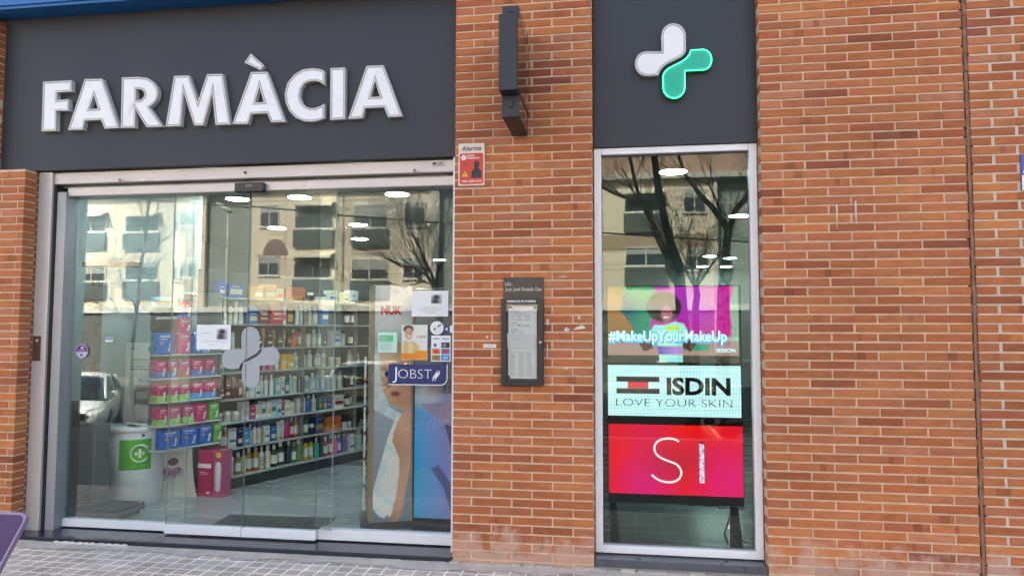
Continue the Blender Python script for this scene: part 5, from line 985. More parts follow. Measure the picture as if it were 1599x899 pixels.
cols_ = [['#e8eef4','#e8eef4'],['#dfe6ee','#2a2a2e'],['#d88a2a','#2a70b8'],['#3a9a5a','#1f70b0']]; acc = [['#1a3a8a','#1a3a8a'],['#1a50a0','#8a8a90'],['#c02820','#c02820'],['#c83a30','#7ac4e8']]
for r_ in range(4):
    for q in range(2):
        x_ = -1.419 + q*.073; z_ = 1.543 - r_*.0475; mb = MB(); mb.box(x_, x_+.064, YF-.002, YF-.0012, z_, z_+.040); mb.build('card_logo', M_paint('card ' + cols_[r_][q], cols_[r_][q]), st)
        if r_ == 0: text('VISA', x_+.005, YF-.0024, z_+.012, h=.017, width=.053, m=M_paint('card ' + acc[r_][q], acc[r_][q]), parent=st, bold=.02, shear=.2)
        else:
            mb = MB(); mb.cyl((x_+.024, YF-.002, z_+.02), (x_+.024, YF-.0026, z_+.02), .013, n=14);
            if r_ > 1: mb.cyl((x_+.040, YF-.002, z_+.02), (x_+.040, YF-.0024, z_+.02), .013, n=14)
            mb.build('card_mark', M_paint('card ' + acc[r_][q], acc[r_][q]), st)
st = thing('shop_sticker', 'orange and white advertisement with a smiling man on the right fixed glass', 'poster', (-1.55, YF, 1.53))
def man(u, v):
    c = lerp(hx('#c8ccc4'), hx('#d8dcd6'), u);
    c = lerp(c, hx('#3a2a20'), ell(u, v, .26, .12, .2, .12, .2)); c = lerp(c, hx('#c09878'), ell(u, v, .27, .25, .15, .17, .15)); c = lerp(c, hx('#e8ded4'), ell(u, v, .29, .33, .07, .018, .3)); c = lerp(c, hx('#4a3428'), ell(u, v, .22, .21, .03, .012, .3)); c = lerp(c, hx('#4a3428'), ell(u, v, .34, .21, .03, .012, .3))
    if inpoly(u, v, [(0,.55),(.12,.45),(.28,.50),(.45,.46),(.7,.60),(.8,.82),(0,.85)]): c = lerp(hx('#d9c896'), hx('#bfae7c'), abs(math.sin(u*9)))
    if v > .82 or (u > .5 and v > .74): c = lerp(hx('#d07a1c'), hx('#e08f2c'), u)
    for k, cc_ in enumerate(('#d8a030','#c85030','#3a80c0')): c = lerp(c, hx(cc_), ell(u, v, .62+.13*k, .34, .045, .035, .2))
    return c
picture('advert_print', at_(-1.657, 1.405, YF-.002), .20, .262, 40, 52, man, M_PRNT, st); mb = MB(); mb.box(-1.659, -1.455, YF-.001, YF, 1.403, 1.669); mb.build('sheet', M_PAPER, st)
st = thing('shop_sticker', 'small white and green note on the right fixed glass below the red lettering', 'notice', (-1.77, YF, 1.53)); mb = MB(); mb.box(-1.845, -1.695, YF-.001, YF, 1.458, 1.610); mb.build('sheet', mat('pale green paper', hx('#b4dccc'), .6), st); mb = MB(); mb.box(-1.838, -1.725, YF-.002, YF-.0012, 1.54, 1.588); mb.build('green_field', M_paint('mint print', '#5fb87a'), st)
mb = MB()
for k in range(5): mb.box(-1.835, -1.74 + .012*(k % 2), YF-.002, YF-.0012, 1.525-k*.012, 1.528-k*.012)
mb.build('lines', M_GREYINK, st); text('Servei de', -1.832, YF-.0026, 1.568, h=.011, m=M_WPRINT, parent=st); text('cita prèvia', -1.832, YF-.0026, 1.550, h=.011, m=M_WPRINT, parent=st)
st = thing('shop_sticker', 'round purple and white sticker on the left fixed glass', 'sticker', (-4.415, YF, 1.45)); mb = MB(); mb.cyl((-4.375, YF, 1.452), (-4.375, YF-.001, 1.452), .056, n=32, m=0); mb.prism([(-4.375 + .052*math.cos(R(a)), 1.45 + .052*math.sin(R(a))) for a in range(-5, 186, 10)], YF-.0022, YF-.0012, 1); mb.cyl((-4.372, YF-.0022, 1.478), (-4.372, YF-.003, 1.478), .013, n=16, m=0); mb.box(-4.385, -4.365, YF-.002, YF-.0012, 1.41, 1.43, 1)
mb.build('disc', [M_paint('pale lilac print', '#c6c2d8'), M_paint('purple print solid', '#5c1a78')], st); text('farmaserveis', -4.408, YF-.0026, 1.453, h=.010, width=.07, m=M_WPRINT, parent=st)
st = sheet('tiny white and blue label on the left fixed glass', -4.165, -4.098, 1.528, 1.566, YF, 0, 'shop_sticker'); mb = MB(); mb.box(-4.162, -4.101, YF-.0022, YF-.0014, 1.543, 1.563); mb.build('blue_field', M_paint('slate blue print', '#8090b0'), st)
t = thing('cross_sticker', 'large frosted grey cross sticker spanning the meeting edge of both door leaves', 'sticker', (-2.9, YD, 1.4))
M_FROST = mat('frosted grey film', (.34,.375,.40), .5, var=.02)
def clip(P, xc, keep_left):
    out = []; n = len(P)
    for i in range(n):
        a, b = P[i], P[(i+1) % n]; ia = (a[0] <= xc) == keep_left; ib = (b[0] <= xc) == keep_left
        if ia: out.append(a)
        if ia != ib: u = (xc-a[0])/(b[0]-a[0]); out.append((xc, a[1]+(b[1]-a[1])*u))
    return out
for P in (DOOR_W, DOOR_G):
    for kl, xc in ((True, -2.8895), (False, -2.8825)):
        Q = clip(P, xc, kl)
        if len(Q) > 2: mb = MB(); mb.prism(Q, YD-.003, YD-.0015); mb.build('film_piece', M_FROST, t)

# ------------------------------------------------------------------ advertising screens in the narrow window
KE = 3.2 / (2 ** EXPO)
ls = thing('screen_stand', 'tall black stand on two feet carrying three bright advertising screens', 'stand', (.38, .5, FL))
YS = .42
mb = MB(); mb.box(-.105, .875, YS+.012, YS+.07, .36, 1.965); mb.build('cabinet', M_BLACK, ls, bevel=.004)
mb = MB(); mb.box(-.098, .868, YS+.004, YS+.0115, .362, .422); mb.build('lower_bar', mat('dark grey bar', (.09,.09,.09), .5), ls)
for x in (-.092, .785):
    mb = MB(); mb.prism([(x, FL), (x+.08, FL), (x+.07, .12), (x+.045, .352), (x, .352)], YS+.01, YS+.12); mb.build('leg', M_BLACK, ls, bevel=.003)
LED = .0105
M_LED = colmat('led pixels', .4, emit=KE*1.15, led=LED)
def nzv(u, v, s=1.0): return .5 + .25*math.sin(u*13*s+v*7) + .25*math.sin(u*5-v*17*s+2)
def scr1(u, v):
    c = lerp(hx('#d00a94'), hx('#a83ac8'), ell(u, v, .62, .2, .25, .3, .8)*.7)
    c = lerp(c, hx('#e80c8c'), max(0, u-.75)*3)
    if u < .36 + .03*math.sin(v*9): c = lerp(hx('#0f8a66'), hx('#08506a'), ell(u, v, .12, .25, .12, .3, .6)); c = lerp(c, hx('#4fa878'), ell(u, v, .22, .05, .14, .1, .6)*.7)
    if u < .10 + .02*math.sin(v*6+1) or inpoly(u, v, [(0,.3),(.12,.35),(.2,.55),(.2,1),(0,1)]): c = lerp(hx('#b07838'), hx('#9a5838'), v)
    if u > .965 - .03*math.sin(v*5) or (v > .55 and u > .94): c = hx('#8fa898')
    if v > .62: c = lerp(c, hx('#b98a86'), min(1, (v-.62)*6))
    if v > .9: c = lerp(hx('#3c3430'), hx('#5a4a44'), nzv(u, v))
    if .66 < v < .72 and (u > .62): c = lerp(hx('#d89aa0'), hx('#8fd0b0'), abs(math.sin(u*30)))
    if .76 < v < .84 and .57 < u < .78: c = hx('#2f9a78')
    if inpoly(u, v, [(.36,.58),(.33,.66),(.24,.74),(.28,.86),(.36,.80),(.40,.66)]) or inpoly(u, v, [(.60,.6),(.66,.68),(.68,.76),(.64,.86),(.58,.80),(.57,.66)]): c = lerp(hx('#7a4434'), hx('#5a3028'), v)
    c = lerp(c, lerp(hx('#0c0a0c'), hx('#3a2c2a'), nzv(u*3, v*3)), ell(u, v, .435, .27, .135, .20, .06))
    c = lerp(c, hx('#b85a78'), ell(u, v, .458, .36, .042, .12, .15)); c = lerp(c, hx('#f0e8ea'), ell(u, v, .452, .405, .02, .012, .3)); c = lerp(c, hx('#4a2030'), ell(u, v, .44, .33, .010, .012, .3)); c = lerp(c, hx('#4a2030'), ell(u, v, .474, .33, .010, .012, .3))
    if inpoly(u, v, [(.33,.60),(.36,.51),(.45,.50),(.52,.46),(.59,.49),(.62,.60),(.58,.74),(.575,.99),(.40,.99),(.38,.74)]):
        c = lerp(hx('#c8f0dc'), hx('#7fd8e8'), nzv(u, v, 2));
        if .52 < v < .57 and .45 < u < .55: c = hx('#c8e040')
        if .78 < v < .9: c = lerp(hx('#5a4ab8'), hx('#d890d8'), (u-.38)*5)
    if .955 < v: c = lerp(c, hx('#e8e4e0'), ell(u, v, .42, 1.0, .04, .03, .3)*.7)
    return c
picture('picture_screen', at_(-.0985, 1.392, YS), .952, .563, 150, 90, scr1, M_LED, ls)
M_LEDW = mat('lit white pixels', (.02,.02,.02), .5, emit=hx('#d4ecff'), estr=KE*1.25); M_LEDC = mat('lit cyan pixels', (.02,.02,.02), .5, emit=hx('#5fa8e0'), estr=KE*1.1)
text('#MakeUpYourMakeUp', -.088, YS-.003, 1.542, h=.082, width=.86, m=M_LEDC, parent=ls, bold=.06); text('#MakeUpYourMakeUp', -.094, YS-.005, 1.552, h=.080, width=.86, m=M_LEDW, parent=ls, bold=.015)
text('SESSION', .69, YS-.004, 1.472, h=.028, width=.135, m=M_LEDW, parent=ls, bold=.02)
def scr2(u, v):
    c = lerp(hx('#d0effc'), hx('#e6f8ff'), nzv(u, v*3)); return lerp(c, hx('#b4dff2'), max(0, math.sin(v*60))*.35)
picture('logo_screen', at_(-.0995, .997, YS), .962, .374, 60, 30, scr2, M_LED, ls)
M_LEDK = mat('unlit pixels', (.035,.035,.038), .5); M_LEDR = mat('lit red pixels', (.02,.02,.02), .5, emit=hx('#d8102c'), estr=KE)
mb = MB(); mb.box(-.037, .279, YS-.003, YS-.001, 1.249, 1.287, 0); mb.box(-.037, .279, YS-.003, YS-.001, 1.161, 1.200, 0); mb.box(.047, .197, YS-.0035, YS-.0012, 1.2005, 1.2485, 1); mb.build('logo_mark', [M_LEDK, M_LEDR], ls)
text('ISDIN', .3305, YS-.003, 1.161, h=.124, width=.458, m=M_LEDK, parent=ls, bold=.038); text('LOVE YOUR SKIN', -.039, YS-.003, 1.069, h=.060, width=.837, m=mat('dim grey pixels', (.10,.12,.15), .5), parent=ls, bold=-.02)
def scr3(u, v):
    c = lerp(hx('#ff0c0c'), hx('#f01030'), nzv(u, v, .6)); c = lerp(c, hx('#e81488'), ell(u, v, .28, .9, .16, .4, .8)*.7); c = lerp(c, hx('#e01a60'), ell(u, v, .32, .12, .12, .3, .8)*.5); c = lerp(c, hx('#ee0e80'), ell(u, v, .9, .78, .18, .35, .8)*.75); return lerp(c, hx('#c01838'), ell(u, v, .5, .55, .2, .2, .8)*.6)
picture('letter_screen', at_(-.0975, .428, YS), .966, .507, 80, 44, scr3, M_LED, ls)
S_ = [(.415,.815),(.39,.832),(.355,.838),(.30,.835),(.255,.812),(.235,.775),(.24,.735),(.27,.70),(.33,.675),(.395,.655),(.425,.62),(.432,.58),(.41,.54),(.365,.52),(.31,.52),(.26,.535),(.215,.57)]
mb = MB()
for k in range(3):      # smooth the S curve
    Q = [S_[0]]
    for a, b in zip(S_, S_[1:]): Q += [(a[0]*.75+b[0]*.25, a[1]*.75+b[1]*.25), (a[0]*.25+b[0]*.75, a[1]*.25+b[1]*.75)]
    S_ = Q + [S_[-1]]
for (a, b) in zip(S_, S_[1:]):
    dx, dz = b[0]-a[0], b[1]-a[1]; L_ = math.hypot(dx, dz) or 1; nx_, nz_ = -dz/L_*.007, dx/L_*.007
    mb.add([(a[0]-nx_, YS-.004, a[1]-nz_), (b[0]-nx_, YS-.004, b[1]-nz_), (b[0]+nx_, YS-.004, b[1]+nz_), (a[0]+nx_, YS-.004, a[1]+nz_)], [(0,1,2,3)])
mb.build('letter_s', mat('lit pink white pixels', (.02,.02,.02), .5, emit=hx('#f4e0ea'), estr=KE*1.15), ls)
mb = MB(); ri_ = random.Random(6)
for k in range(24):
    z_ = .523 + k*.0118
    for q in range(3):
        mb.box(.560 + q*.012 + ri_.uniform(-.003, .003), .569 + q*.012, YS-.004, YS-.002, z_, z_ + .009, ri_.choice((0, 0, 1)))
mb.box(.560, .594, YS-.004, YS-.002, .806, .818, 2); mb.build('letter_i', [M_LEDW, M_LEDC, M_LEDK], ls)
mb = MB(); cb = [(.49,.34),(.56,.348),(.64,.342),(.69,.348),(.71,.325),(.74,.335),(.79,.33)]
mb.tube([(x, .50, z) for x, z in cb], .005, n=6); mb.tube([(.80,.5,.33),(.76,.48,.22),(.735,.47,.15),(.75,.47,.09),(.77,.47,.05),(.80,.5,.12)], .0055, n=6); mb.tube([(.86,.5,.10),(.92,.5,.085),(1.0,.5,.05),(1.2,.52,.045)], .005, n=6)
tag(mb.build('power_cable', M_BLACK, fix=False), 'thin black power cables hanging around the right foot of the screen stand', 'cable')
# ------------------------------------------------------------------ street opposite (seen reflected in the glass)
YB = -30.6
fb = thing('apartment_building', 'long beige rendered apartment block across the street, seen reflected in the shop glass', 'building', (-12, -34, -1.0))
def render_mat():
    m = mat('beige render', (.70,.62,.50), .9, var=.10, scale=.5, bump=.2, bscale=30); return m
M_REND = render_mat(); M_BROWN = mat('brown render', (.30,.20,.13), .9, var=.1); M_GREYP = mat('grey green cladding', (.23,.27,.255), .6, var=.1, scale=.6); M_CORN = mat('pale cornice', (.48,.47,.44), .8)
M_WFR = mat('white window frame', (.6,.6,.58), .5); M_WGL = mat('reflecting window glass', (.05,.065,.08), .08, spec=.8); M_BLIND = mat('roller blind', (.33,.35,.34), .7); M_PARA = mat('dark balcony parapet', (.08,.10,.10), .45)
mb = MB(); mb.box(-48, -22.1, YB-10, YB, 2.9, 9.1); mb.box(-19.55, -9.5, YB-10, YB, 2.9, 9.1); mb.box(-8.3, 4.2, YB-10, YB, 2.9, 9.1); mb.box(6.4, 30, YB-10, YB, 2.9, 9.1); mb.build('wall', M_REND, fb)
mb = MB(); mb.box(-48, 30, YB-10, YB+.04, -1.0, 2.6); mb.build('ground_floor', mat('dim ground floor wall', (.10,.10,.10), .8, var=.15, scale=.4), fb)
mb = MB(); mb.box(-48, 30, YB-10, YB+.18, 2.9-.29, 2.9-.001); mb.build('canopy_slab', mat('white slab', (.62,.61,.58), .8), fb)
mb = MB(); mb.box(-22.099, -19.551, YB-9, YB-.25, 2.9, 9.1); mb.box(-9.0, -8.301, YB-9, YB-.25, 2.9, 9.1); mb.box(4.45, 6.399, YB-9, YB-.25, 2.9, 9.1)
mb.build('cladding', M_GREYP, fb)
mb = MB()
for z_ in (3.9, 4.9, 5.9, 6.9, 7.9, 8.7): mb.box(-22.09, -19.56, YB-.252, YB-.235, z_, z_+.05); mb.box(4.46, 6.39, YB-.252, YB-.235, z_, z_+.05)
mb.build('cladding_joint', M_CORN, fb)
mb = MB(); mb.box(-9.499, -9.05, YB-.3, YB+.12, 2.9, 9.1); mb.box(4.201, 4.42, YB-.3, YB+.12, -.9, 9.1); mb.build('pilaster', M_CORN, fb)
mb = MB(); mb.box(-48, 30, YB-10, YB+.35, 9.101, 9.35); mb.build('cornice', M_CORN, fb)
mb = MB(); mb.box(-48, 30, YB-9, YB-.1, 9.351, 10.6); mb.build('parapet_storey', mat('pinkish brick band', (.36,.24,.19), .9, var=.1, scale=2), fb)
mb = MB(); mb.box(-23.62, -22.75, YB, YB+.05, 5.60, 7.3); mb.box(-23.62, -22.75, YB, YB+.05, 2.92, 4.45); mb.build('brown_strip', M_BROWN, fb)
mb = MB(); mb.box(-4, 4.19, YB, YB+.03, 5.65, 6.4); mb.build('tan_band', mat('tan render', (.36,.27,.19), .9), fb)
mb = MB()
for x in (-46, -41, -36, -33.0, -31.6, -28, -24.9, -17.6, -14.35, -11.4, -7.5, -1.2, 2.4, 8.0, 12, 16, 21): mb.box(x, x+.03, YB, YB+.006, 2.95, 9.05)
for z_ in (3.7, 4.9, 5.55, 6.7, 8.5): mb.box(-48, -22.11, YB, YB+.006, z_, z_+.02); mb.box(-19.54, -9.51, YB, YB+.006, z_, z_+.02); mb.box(-8.29, 4.19, YB, YB+.006, z_, z_+.02)
mb.build('render_joint', mat('joint line', (.30,.25,.19), .9), fb)
BIG = [(-30.41,-28.57,7.17,8.12),(-27.42,-25.35,7.11,8.05),(-17.08,-14.89,6.98,8.27),(-13.77,-11.85,6.99,8.26),(-30.29,-28.46,4.37,5.32),(-27.32,-25.26,4.41,5.46),(-17.1,-14.92,4.32,5.51),(-13.83,-11.82,4.26,5.36),(-.1,1.75,7.49,8.47),(-.06,1.97,4.81,5.76),(-5.6,-3.7,7.3,8.4),(-5.6,-3.7,4.6,5.6),(8.6,10.4,7.3,8.4),(8.6,10.4,4.6,5.6),(-36.2,-34.3,7.1,8.1),(-36.2,-34.3,4.4,5.4)]
SMALL = [(-24.43,-23.69,7.01,8.34),(-23.66,-22.56,7.34,8.43),(-19.06,-17.97,7.11,8.32),(-10.96,-9.81,7.05,8.32),(-24.41,-23.72,4.33,5.5),(-23.57,-22.55,4.49,5.59),(-19.14,-17.91,4.48,5.53),(-11.0,-9.86,4.28,5.42),(2.79,3.88,7.44,8.62),(2.85,3.94,4.56,5.68),(-33.2,-32.1,7.1,8.3),(-33.2,-32.1,4.4,5.5)]
rw = random.Random(14)
def window_(x0, x1, z0, z1, big, aw):
    mb = MB(); f = .055
    for a, b, c, d in ((x0, x0+f, z0, z1), (x1-f, x1, z0, z1), (x0+f, x1-f, z0, z0+f), (x0+f, x1-f, z1-f, z1), ((x0+x1)/2-f/2, (x0+x1)/2+f/2, z0+f, z1-f)): mb.box(a, b, YB-.02, YB+.045, c, d)
    mb.box(x0-.05, x1+.05, YB, YB+.09, z0-.06, z0-.001)
    fr_ = mb.build('window', M_WFR, fb)
    mb = MB(); mb.box(x0+.03, x1-.03, YB+.001, YB+.012, z0+.03, z1-.03); mb.build('pane', M_WGL, fr_)
    bl = rw.choice([.25, .35, .5]) * (z1-z0)
    mb = MB(); mb.box(x0+.04, x1-.04, YB+.013, YB+.03, z1-.03-bl, z1-.03); mb.build('blind', M_BLIND, fr_)
for i, (a, b, c, d) in enumerate(BIG):
    window_(a, b, c, d, True, i)
    mb = MB(); mb.box(a-.02, b+.04, YB+.10, YB+.16, c-1.0, c-.07); mb.build('balcony_parapet', M_PARA, fb)
    if i in (0, 1, 2, 6, 8):
        mb = MB(); mb.add([(a-.05,YB+.02,d+.18),(b+.1,YB+.02,d+.18),(b+.1,YB+.55,d-.02),(a-.05,YB+.55,d-.02)], [(0,3,2,1)]); mb.add([(a-.05,YB+.55,d-.02),(b+.1,YB+.55,d-.02),(b+.1,YB+.555,d-.14),(a-.05,YB+.555,d-.14)], [(0,3,2,1)]); mb.build('awning', mat('cream awning', (.62,.57,.47), .8), fb)
for (a, b, c, d) in SMALL: window_(a, b, c, d, False, 99)
mb = MB(); n_ = 14; mb.add([(-18.15,YB+.03,5.58)] + [(-18.15+.68*math.cos(R(180-180*i/n_)), YB+.03, 5.6+.86*math.sin(R(180*i/n_))) for i in range(n_+1)], [[0]+list(range(1, n_+2))]); o = mb.build('arched_awning', mat('rose awning', (.25,.17,.16), .8), fb); s_ = o.modifiers.new('thickness', 'SOLIDIFY'); s_.thickness = .06
for i in range(14):
    x = -44 + i*5.2
    mb = MB(); mb.box(x, x+3.4, YB+.045, YB+.07, -.85, 2.1); d_ = mb.build('shutter', mat('grey roller shutter', (.085,.095,.095), .6) if i % 3 else M_PARA, fb)
# ---- street furniture
sl = thing('street_lamp', 'slim street lamp with one oval head across the street, reflected in the left door leaf', 'street lamp', (-15.6, -21.6, -1.0))
mb = MB(); mb.tube([(-15.6,-21.6,-1.0), (-15.6,-21.6,2.5), (-15.6,-21.6,6.45)], [.08, .06, .045], n=10); mb.build('pole', M_CORN, sl)
mb = MB(); mb.M = Matrix.Translation((-15.8,-21.6,6.62)) @ Matrix.Rotation(R(32), 4, 'Y'); mb.lathe([(.05, -.07), (.3, -.05), (.42, .0), (.35, .07), (.1, .12)], n=20, sy=.5); mb.build('lamp_head', mat('pale lamp head', (.55,.57,.56), .4), sl)
P = []
for i in range(25):
    u = i/24; P.append((-22 + 34*u, -13.6, 6.2 - 3.2*u + .25*(2*u-1)**2))
mb = MB(); mb.tube(P, .022, n=6); tag(mb.build('overhead_cable', M_BLACK), 'black overhead cable sloping across the reflection in the entrance glass', 'cable')

# ---- trees
def bark_mat():
    m = bpy.data.materials.new('mottled plane bark'); m.use_nodes = True; N = m.node_tree.nodes; Lk = m.node_tree.links; b = N['Principled BSDF']; b.inputs['Roughness'].default_value = .85
    tc = N.new('ShaderNodeTexCoord'); v = N.new('ShaderNodeTexNoise'); v.inputs['Scale'].default_value = 5; v.inputs['Detail'].default_value = 5; Lk.new(tc.outputs['Object'], v.inputs['Vector'])
    cr = N.new('ShaderNodeValToRGB'); cr.color_ramp.interpolation = 'CONSTANT'; e = cr.color_ramp.elements; e[0].position = 0; e[0].color = (.12,.11,.085,1); e[1].position = .47; e[1].color = (.42,.40,.31,1)
    x = e.new(.54); x.color = (.62,.58,.44,1); x = e.new(.62); x.color = (.2,.18,.13,1); Lk.new(v.outputs[0], cr.inputs[0]); Lk.new(cr.outputs[0], b.inputs['Base Color']); return m
M_BARK = bark_mat(); M_TWIG = mat('dark twigs', (.075,.06,.045), .9, var=.3); M_DBARK = mat('dark bark', (.075,.068,.055), .9, var=.4, scale=8)
def twigs(mb, p, d, L_, r, depth, rt, drop=.0):
    d = Vector(d).normalized(); p = Vector(p); pts = [p.copy()]; rs = [r]; n_ = 4
    for i in range(n_):
        d = (d + Vector((rt.uniform(-.22,.22), rt.uniform(-.22,.22), rt.uniform(-.12,.25)))).normalized(); p = p + d*L_/n_; pts.append(p.copy()); rs.append(max(.0035, r*(1-(i+1)/n_*.65)))
        if depth > 0 and rt.random() < .8:
            a = d.orthogonal().normalized(); a.rotate(Matrix.Rotation(rt.uniform(0, 6.28), 3, d)); twigs(mb, p, d + a*rt.uniform(.5, 1.1), L_*rt.uniform(.45, .7), rs[-1]*.6, depth-1, rt)
    mb.tube(pts, rs, n=5)
TLAB = {'plane_a':('large plane tree with one dark and one mottled limb, reflected in the narrow window','plane_tree'),'plane_b':('forked mottled plane tree reflected at the right of the narrow window','plane_tree'),
        'young':('slender young tree with sparse twigs reflected in the left fixed glass','young_tree'),'street':('bare street tree with a wide twiggy crown, reflected beside the brick pillar','bare_tree'),'pollard':('small pollarded tree reflected above the screens','pollarded_tree')}
TL = {'plane_a':(1.2,.011,2),'plane_b':(1.2,.010,2),'young':(.7,.007,2),'street':(1.9,.02,3),'pollard':(1.2,.018,3)}
for k, limbs in TREES.items():
    rt = random.Random(hash(k) % 1000 if False else len(k)*7+3)
    base = limbs[0][0][0]; zb = -.95 if base[1] < -5.9 else 0
    t = thing(TLAB[k][1], TLAB[k][0], 'tree', (base[0], base[1], zb))
    mt = MB(); dark = MB()
    for i, L_ in enumerate(limbs):
        pts = [Vector(p) for p, r in L_]; rs = [r*(.68 if k.startswith('plane') else .9) for p, r in L_]
        if i == 0: pts = [Vector((pts[0].x + .1, pts[0].y, zb))] + pts; rs = [rs[0]*1.25] + rs
        # smooth
        q = [pts[0]]; qr = [rs[0]]
        for a, b, ra, rb_ in zip(pts, pts[1:], rs, rs[1:]):
            m_ = (a+b)/2 + Vector((rt.uniform(-1,1), rt.uniform(-1,1), 0))*ra*.6; q += [m_, b]; qr += [(ra+rb_)/2*rt.uniform(.92,1.1), rb_]
        (dark if (k == 'plane_a' and i == 0) or k in ('pollard','street') else mt).tube(q, qr, n=10)
    if mt.v: mt.build('trunk', M_BARK, t)
    if dark.v: dark.build('trunk', M_DBARK, t)
    mb = MB(); ll, rr_, dp = TL[k]
    for i, L_ in enumerate(limbs):
        for j in range(1 if i else 2, len(L_)):
            p, r = L_[j]; pd = (Vector(L_[j][0]) - Vector(L_[j-1][0])).normalized()
            for _ in range(3 if k in ('street','pollard') else 2):
                twigs(mb, p, pd + Vector((rt.uniform(-.8,.8), rt.uniform(-.8,.8), rt.uniform(-.2,.7))), ll*rt.uniform(.6,1.1), min(rr_, r*.7), dp, rt)
    mb.build('crown', M_TWIG, t)
    if k == 'young':
        mb = MB()
        for v in range(70):
            i = rt.choice(limbs[1:]); a = Vector(rt.choice(i)[0]) + Vector((rt.gauss(0,.18), rt.gauss(0,.18), rt.gauss(0,.25))); mb.lathe([(.004,-.02),(.02,0),(.004,.02)], a, n=5)
        mb.build('seed_balls', M_TWIG, t)

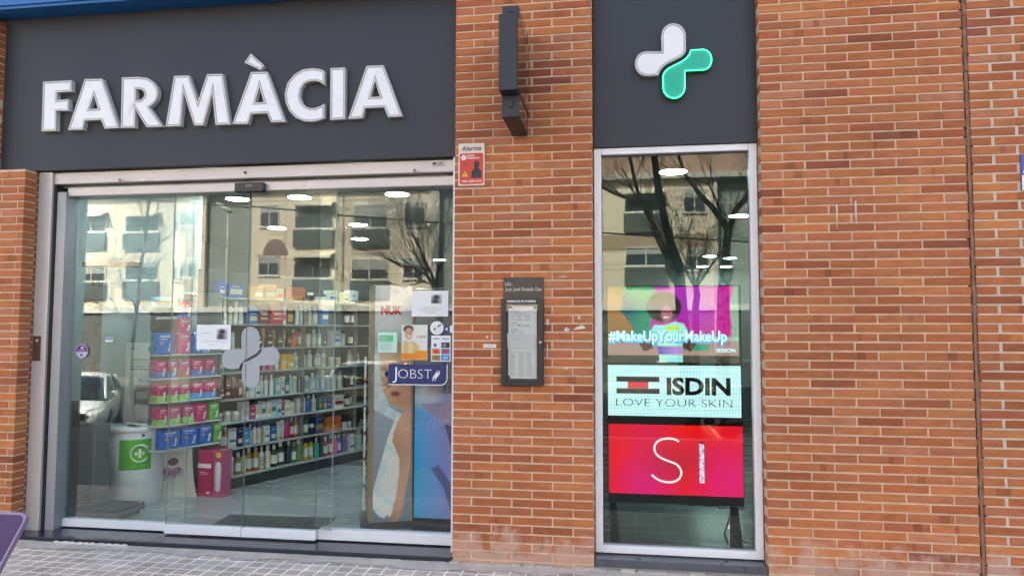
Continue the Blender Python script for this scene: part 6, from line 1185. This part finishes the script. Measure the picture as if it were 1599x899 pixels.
# ---- parked cars
M_CGL = mat('car window glass', (.015,.02,.022), .08, spec=.8); M_TYRE = mat('tyre rubber', (.02,.02,.02), .8); M_CHR = mat('chrome', (.7,.7,.7), .08, metal=1.0, var=.02); M_HL = mat('headlight lens', (.55,.6,.62), .1, spec=.8)
def loft(mb, secs, m=0, smooth=True):
    n = len(secs[0]); vs = [p for s_ in secs for p in s_]; fs = []
    for k in range(len(secs)-1):
        for i in range(n-1): fs.append((k*n+i, (k+1)*n+i, (k+1)*n+i+1, k*n+i+1))
    fs.append(list(range(n))); fs.append([(len(secs)-1)*n+i for i in range(n)][::-1]); mb.add(vs, fs, m, smooth)
def car(lab, x, y, zg, head, paint, plate, H=1.46, L_=4.3, Wd=1.78, van=False, nose='grille'):
    """nose points to local +y; head = rotation about z (degrees)"""
    t = thing('parked_car' if not van else 'parked_van', lab, 'car' if not van else 'van', (x, y, zg)); T_ = Matrix.Translation((x, y, zg)) @ Matrix.Rotation(R(head), 4, 'Z')
    hw = Wd/2; mb = MB(); mb.M = T_; secs = []
    prof = [(-L_/2,.55,.80,.80),(-L_/2+.12,.34,.98,.93),(-L_/2+.9,.22,.98,1.0),(-.3,.2,.95,1.0),(.75,.2,.93,1.0),(1.2,.22,.88,.99),(L_/2-.35,.24,.78,.93),(L_/2-.08,.30,.66,.82),(L_/2,.36,.58,.72)]
    for (yy, zb, zt, wf) in prof:
        w = hw*wf; secs.append([(-w*.92,yy,zb),(-w,yy,zb+.12),(-w,yy,(zb+zt)/2+.05),(-w*.94,yy,zt-.03),(-w*.75,yy,zt+.02),(0,yy,zt+.05),(w*.75,yy,zt+.02),(w*.94,yy,zt-.03),(w,yy,(zb+zt)/2+.05),(w,yy,zb+.12),(w*.92,yy,zb)])
    loft(mb, secs); o = mb.build('body', paint, t, fix=True); s_ = o.modifiers.new('smooth', 'SUBSURF'); s_.levels = s_.render_levels = 1
    mb = MB(); mb.M = T_; rear = -L_/2+(.12 if van else .35); fr0 = 1.35; fr1 = .45
    sg_ = [(rear-.02, .93, hw*.86), (rear+.25, H-.12, hw*.74), (rear+.6, H-.04, hw*.72), (-.2, H-.02, hw*.72), (fr1-.1, H-.05, hw*.70), (fr1+.25, H-.2, hw*.74), (fr0, .92, hw*.84)]
    secs = [[(-hw*.92,yy,.86),(-hw*.93,yy,.9),(-w-.02*(zt-.9),yy,(zt+.9)/2),(-w,yy,zt-.05),(-w*.8,yy,zt),(0,yy,zt+.03),(w*.8,yy,zt),(w,yy,zt-.05),(w+.02,yy,(zt+.9)/2),(hw*.93,yy,.9),(hw*.92,yy,.86)] for yy, zt, w in sg_]
    loft(mb, secs); mb.build('greenhouse', M_CGL, t, fix=True)
    mb = MB(); mb.M = T_
    rs_ = [(rear+.22, H-.11, hw*.74), (rear+.6, H-.03, hw*.73), (-.2, H-.005, hw*.73), (fr1-.1, H-.04, hw*.71)]
    loft(mb, [[(-w-.01,yy,zt-.06),(-w*.82,yy,zt+.012),(0,yy,zt+.042),(w*.82,yy,zt+.012),(w+.01,yy,zt-.06)] for yy, zt, w in rs_]); mb.build('roof', paint, t, fix=True)
    mb = MB(); mb.M = T_
    for s in (-1, 1):
        mb.tube([(s*hw*.87, fr0+.02, .93), (s*hw*.77, fr1+.25, H-.17), (s*hw*.73, fr1-.1, H-.06)], .032, n=6); mb.tube([(s*hw*.88, rear-.02, .93), (s*hw*.77, rear+.24, H-.13)], .06, n=6); mb.tube([(s*hw*.915, -.15, .95), (s*hw*.755, -.25, H-.06)], .035, n=6)
    mb.build('pillar', paint, t)
    for s in (-1, 1):
        for yy in (-L_/2+.82, L_/2-.85):
            mb = MB(); mb.M = T_; mb.cyl((s*(hw-.2), yy, .32), (s*(hw+.005), yy, .32), .32, n=24); w_ = mb.build('wheel', M_TYRE, t); mb = MB(); mb.M = T_; mb.cyl((s*(hw+.001), yy, .32), (s*(hw+.014), yy, .32), .2, n=18); mb.build('rim', M_ALU_D, w_)
        mb = MB(); mb.M = T_; mb.add([(s*hw*.45,L_/2-.03,.60),(s*hw*.84,L_/2-.20,.62),(s*hw*.88,L_/2-.30,.74),(s*hw*.50,L_/2-.09,.69)], [(0,1,2,3)]); o = mb.build('headlight', M_HL, t); q = o.modifiers.new('thickness', 'SOLIDIFY'); q.thickness = .04; q.offset = 0
        mb = MB(); mb.M = T_; mb.box(s*hw*1.02-.09, s*hw*1.02+.09, .78, .90, .93, 1.06); mb.build('wing_mirror', paint, t, bevel=.03, seg=3)
    mb = MB(); mb.M = T_; mb.box(-.42, .42, L_/2-.05, L_/2+.012, .47, .60, 0)
    for k in range(4): mb.box(-.40, .40, L_/2+.013, L_/2+.022, .485+k*.03, .492+k*.03, 1)
    mb.box(-.44, .44, L_/2+.0, L_/2+.03, .605, .625, 1); mb.build('grille', [M_BLACK, M_CHR], t)
    mb = MB(); mb.M = T_; mb.box(-.26, .26, L_/2+.03, L_/2+.04, .33, .44); pl = mb.build('number_plate', M_WHITE, t)
    text(plate, 0, 0, 0, h=.075, width=.46, m=M_INK, parent=pl, bold=.02, basis=T_ @ Matrix.Translation((.23, L_/2+.0415, .348)) @ Matrix.Rotation(math.pi, 4, 'Z'))
    return t
CP_ = lambda n, c, mt=.0: mat(n, c, .22, metal=mt, coat=1.0, var=.03, scale=1)
car('black car nose-on to the shop, reflected in the lower right of the narrow window', 2.3, -8.7, -.95, -4, CP_('black car paint', (.012,.013,.016)), '1609 JGM', H=1.50)
car('silver grey car nose-on, reflected in the middle of the door leaves', -7.1, -10.4, -.95, 8, CP_('silver grey car paint', (.12,.125,.13), .5), '4417 FKT', H=1.47)
car('dark grey car nose-on, reflected over the baby product stand', -4.35, -10.6, -.95, 5, CP_('dark grey car paint', (.05,.052,.056), .5), '8012 SCN', H=1.45)
car('white van parked across the road, reflected right of the door cross sticker', -8.1, -16.9, -1.0, 4, CP_('white car paint', (.72,.73,.73)), '2290 DRL', H=1.60, L_=4.5, van=True)
car('white hatchback reflected at the far left behind the round purple sticker', -13.9, -11.2, -.95, -32, CP_('white hatchback paint', (.70,.71,.72)), '7135 HBC', H=1.46, L_=4.0)
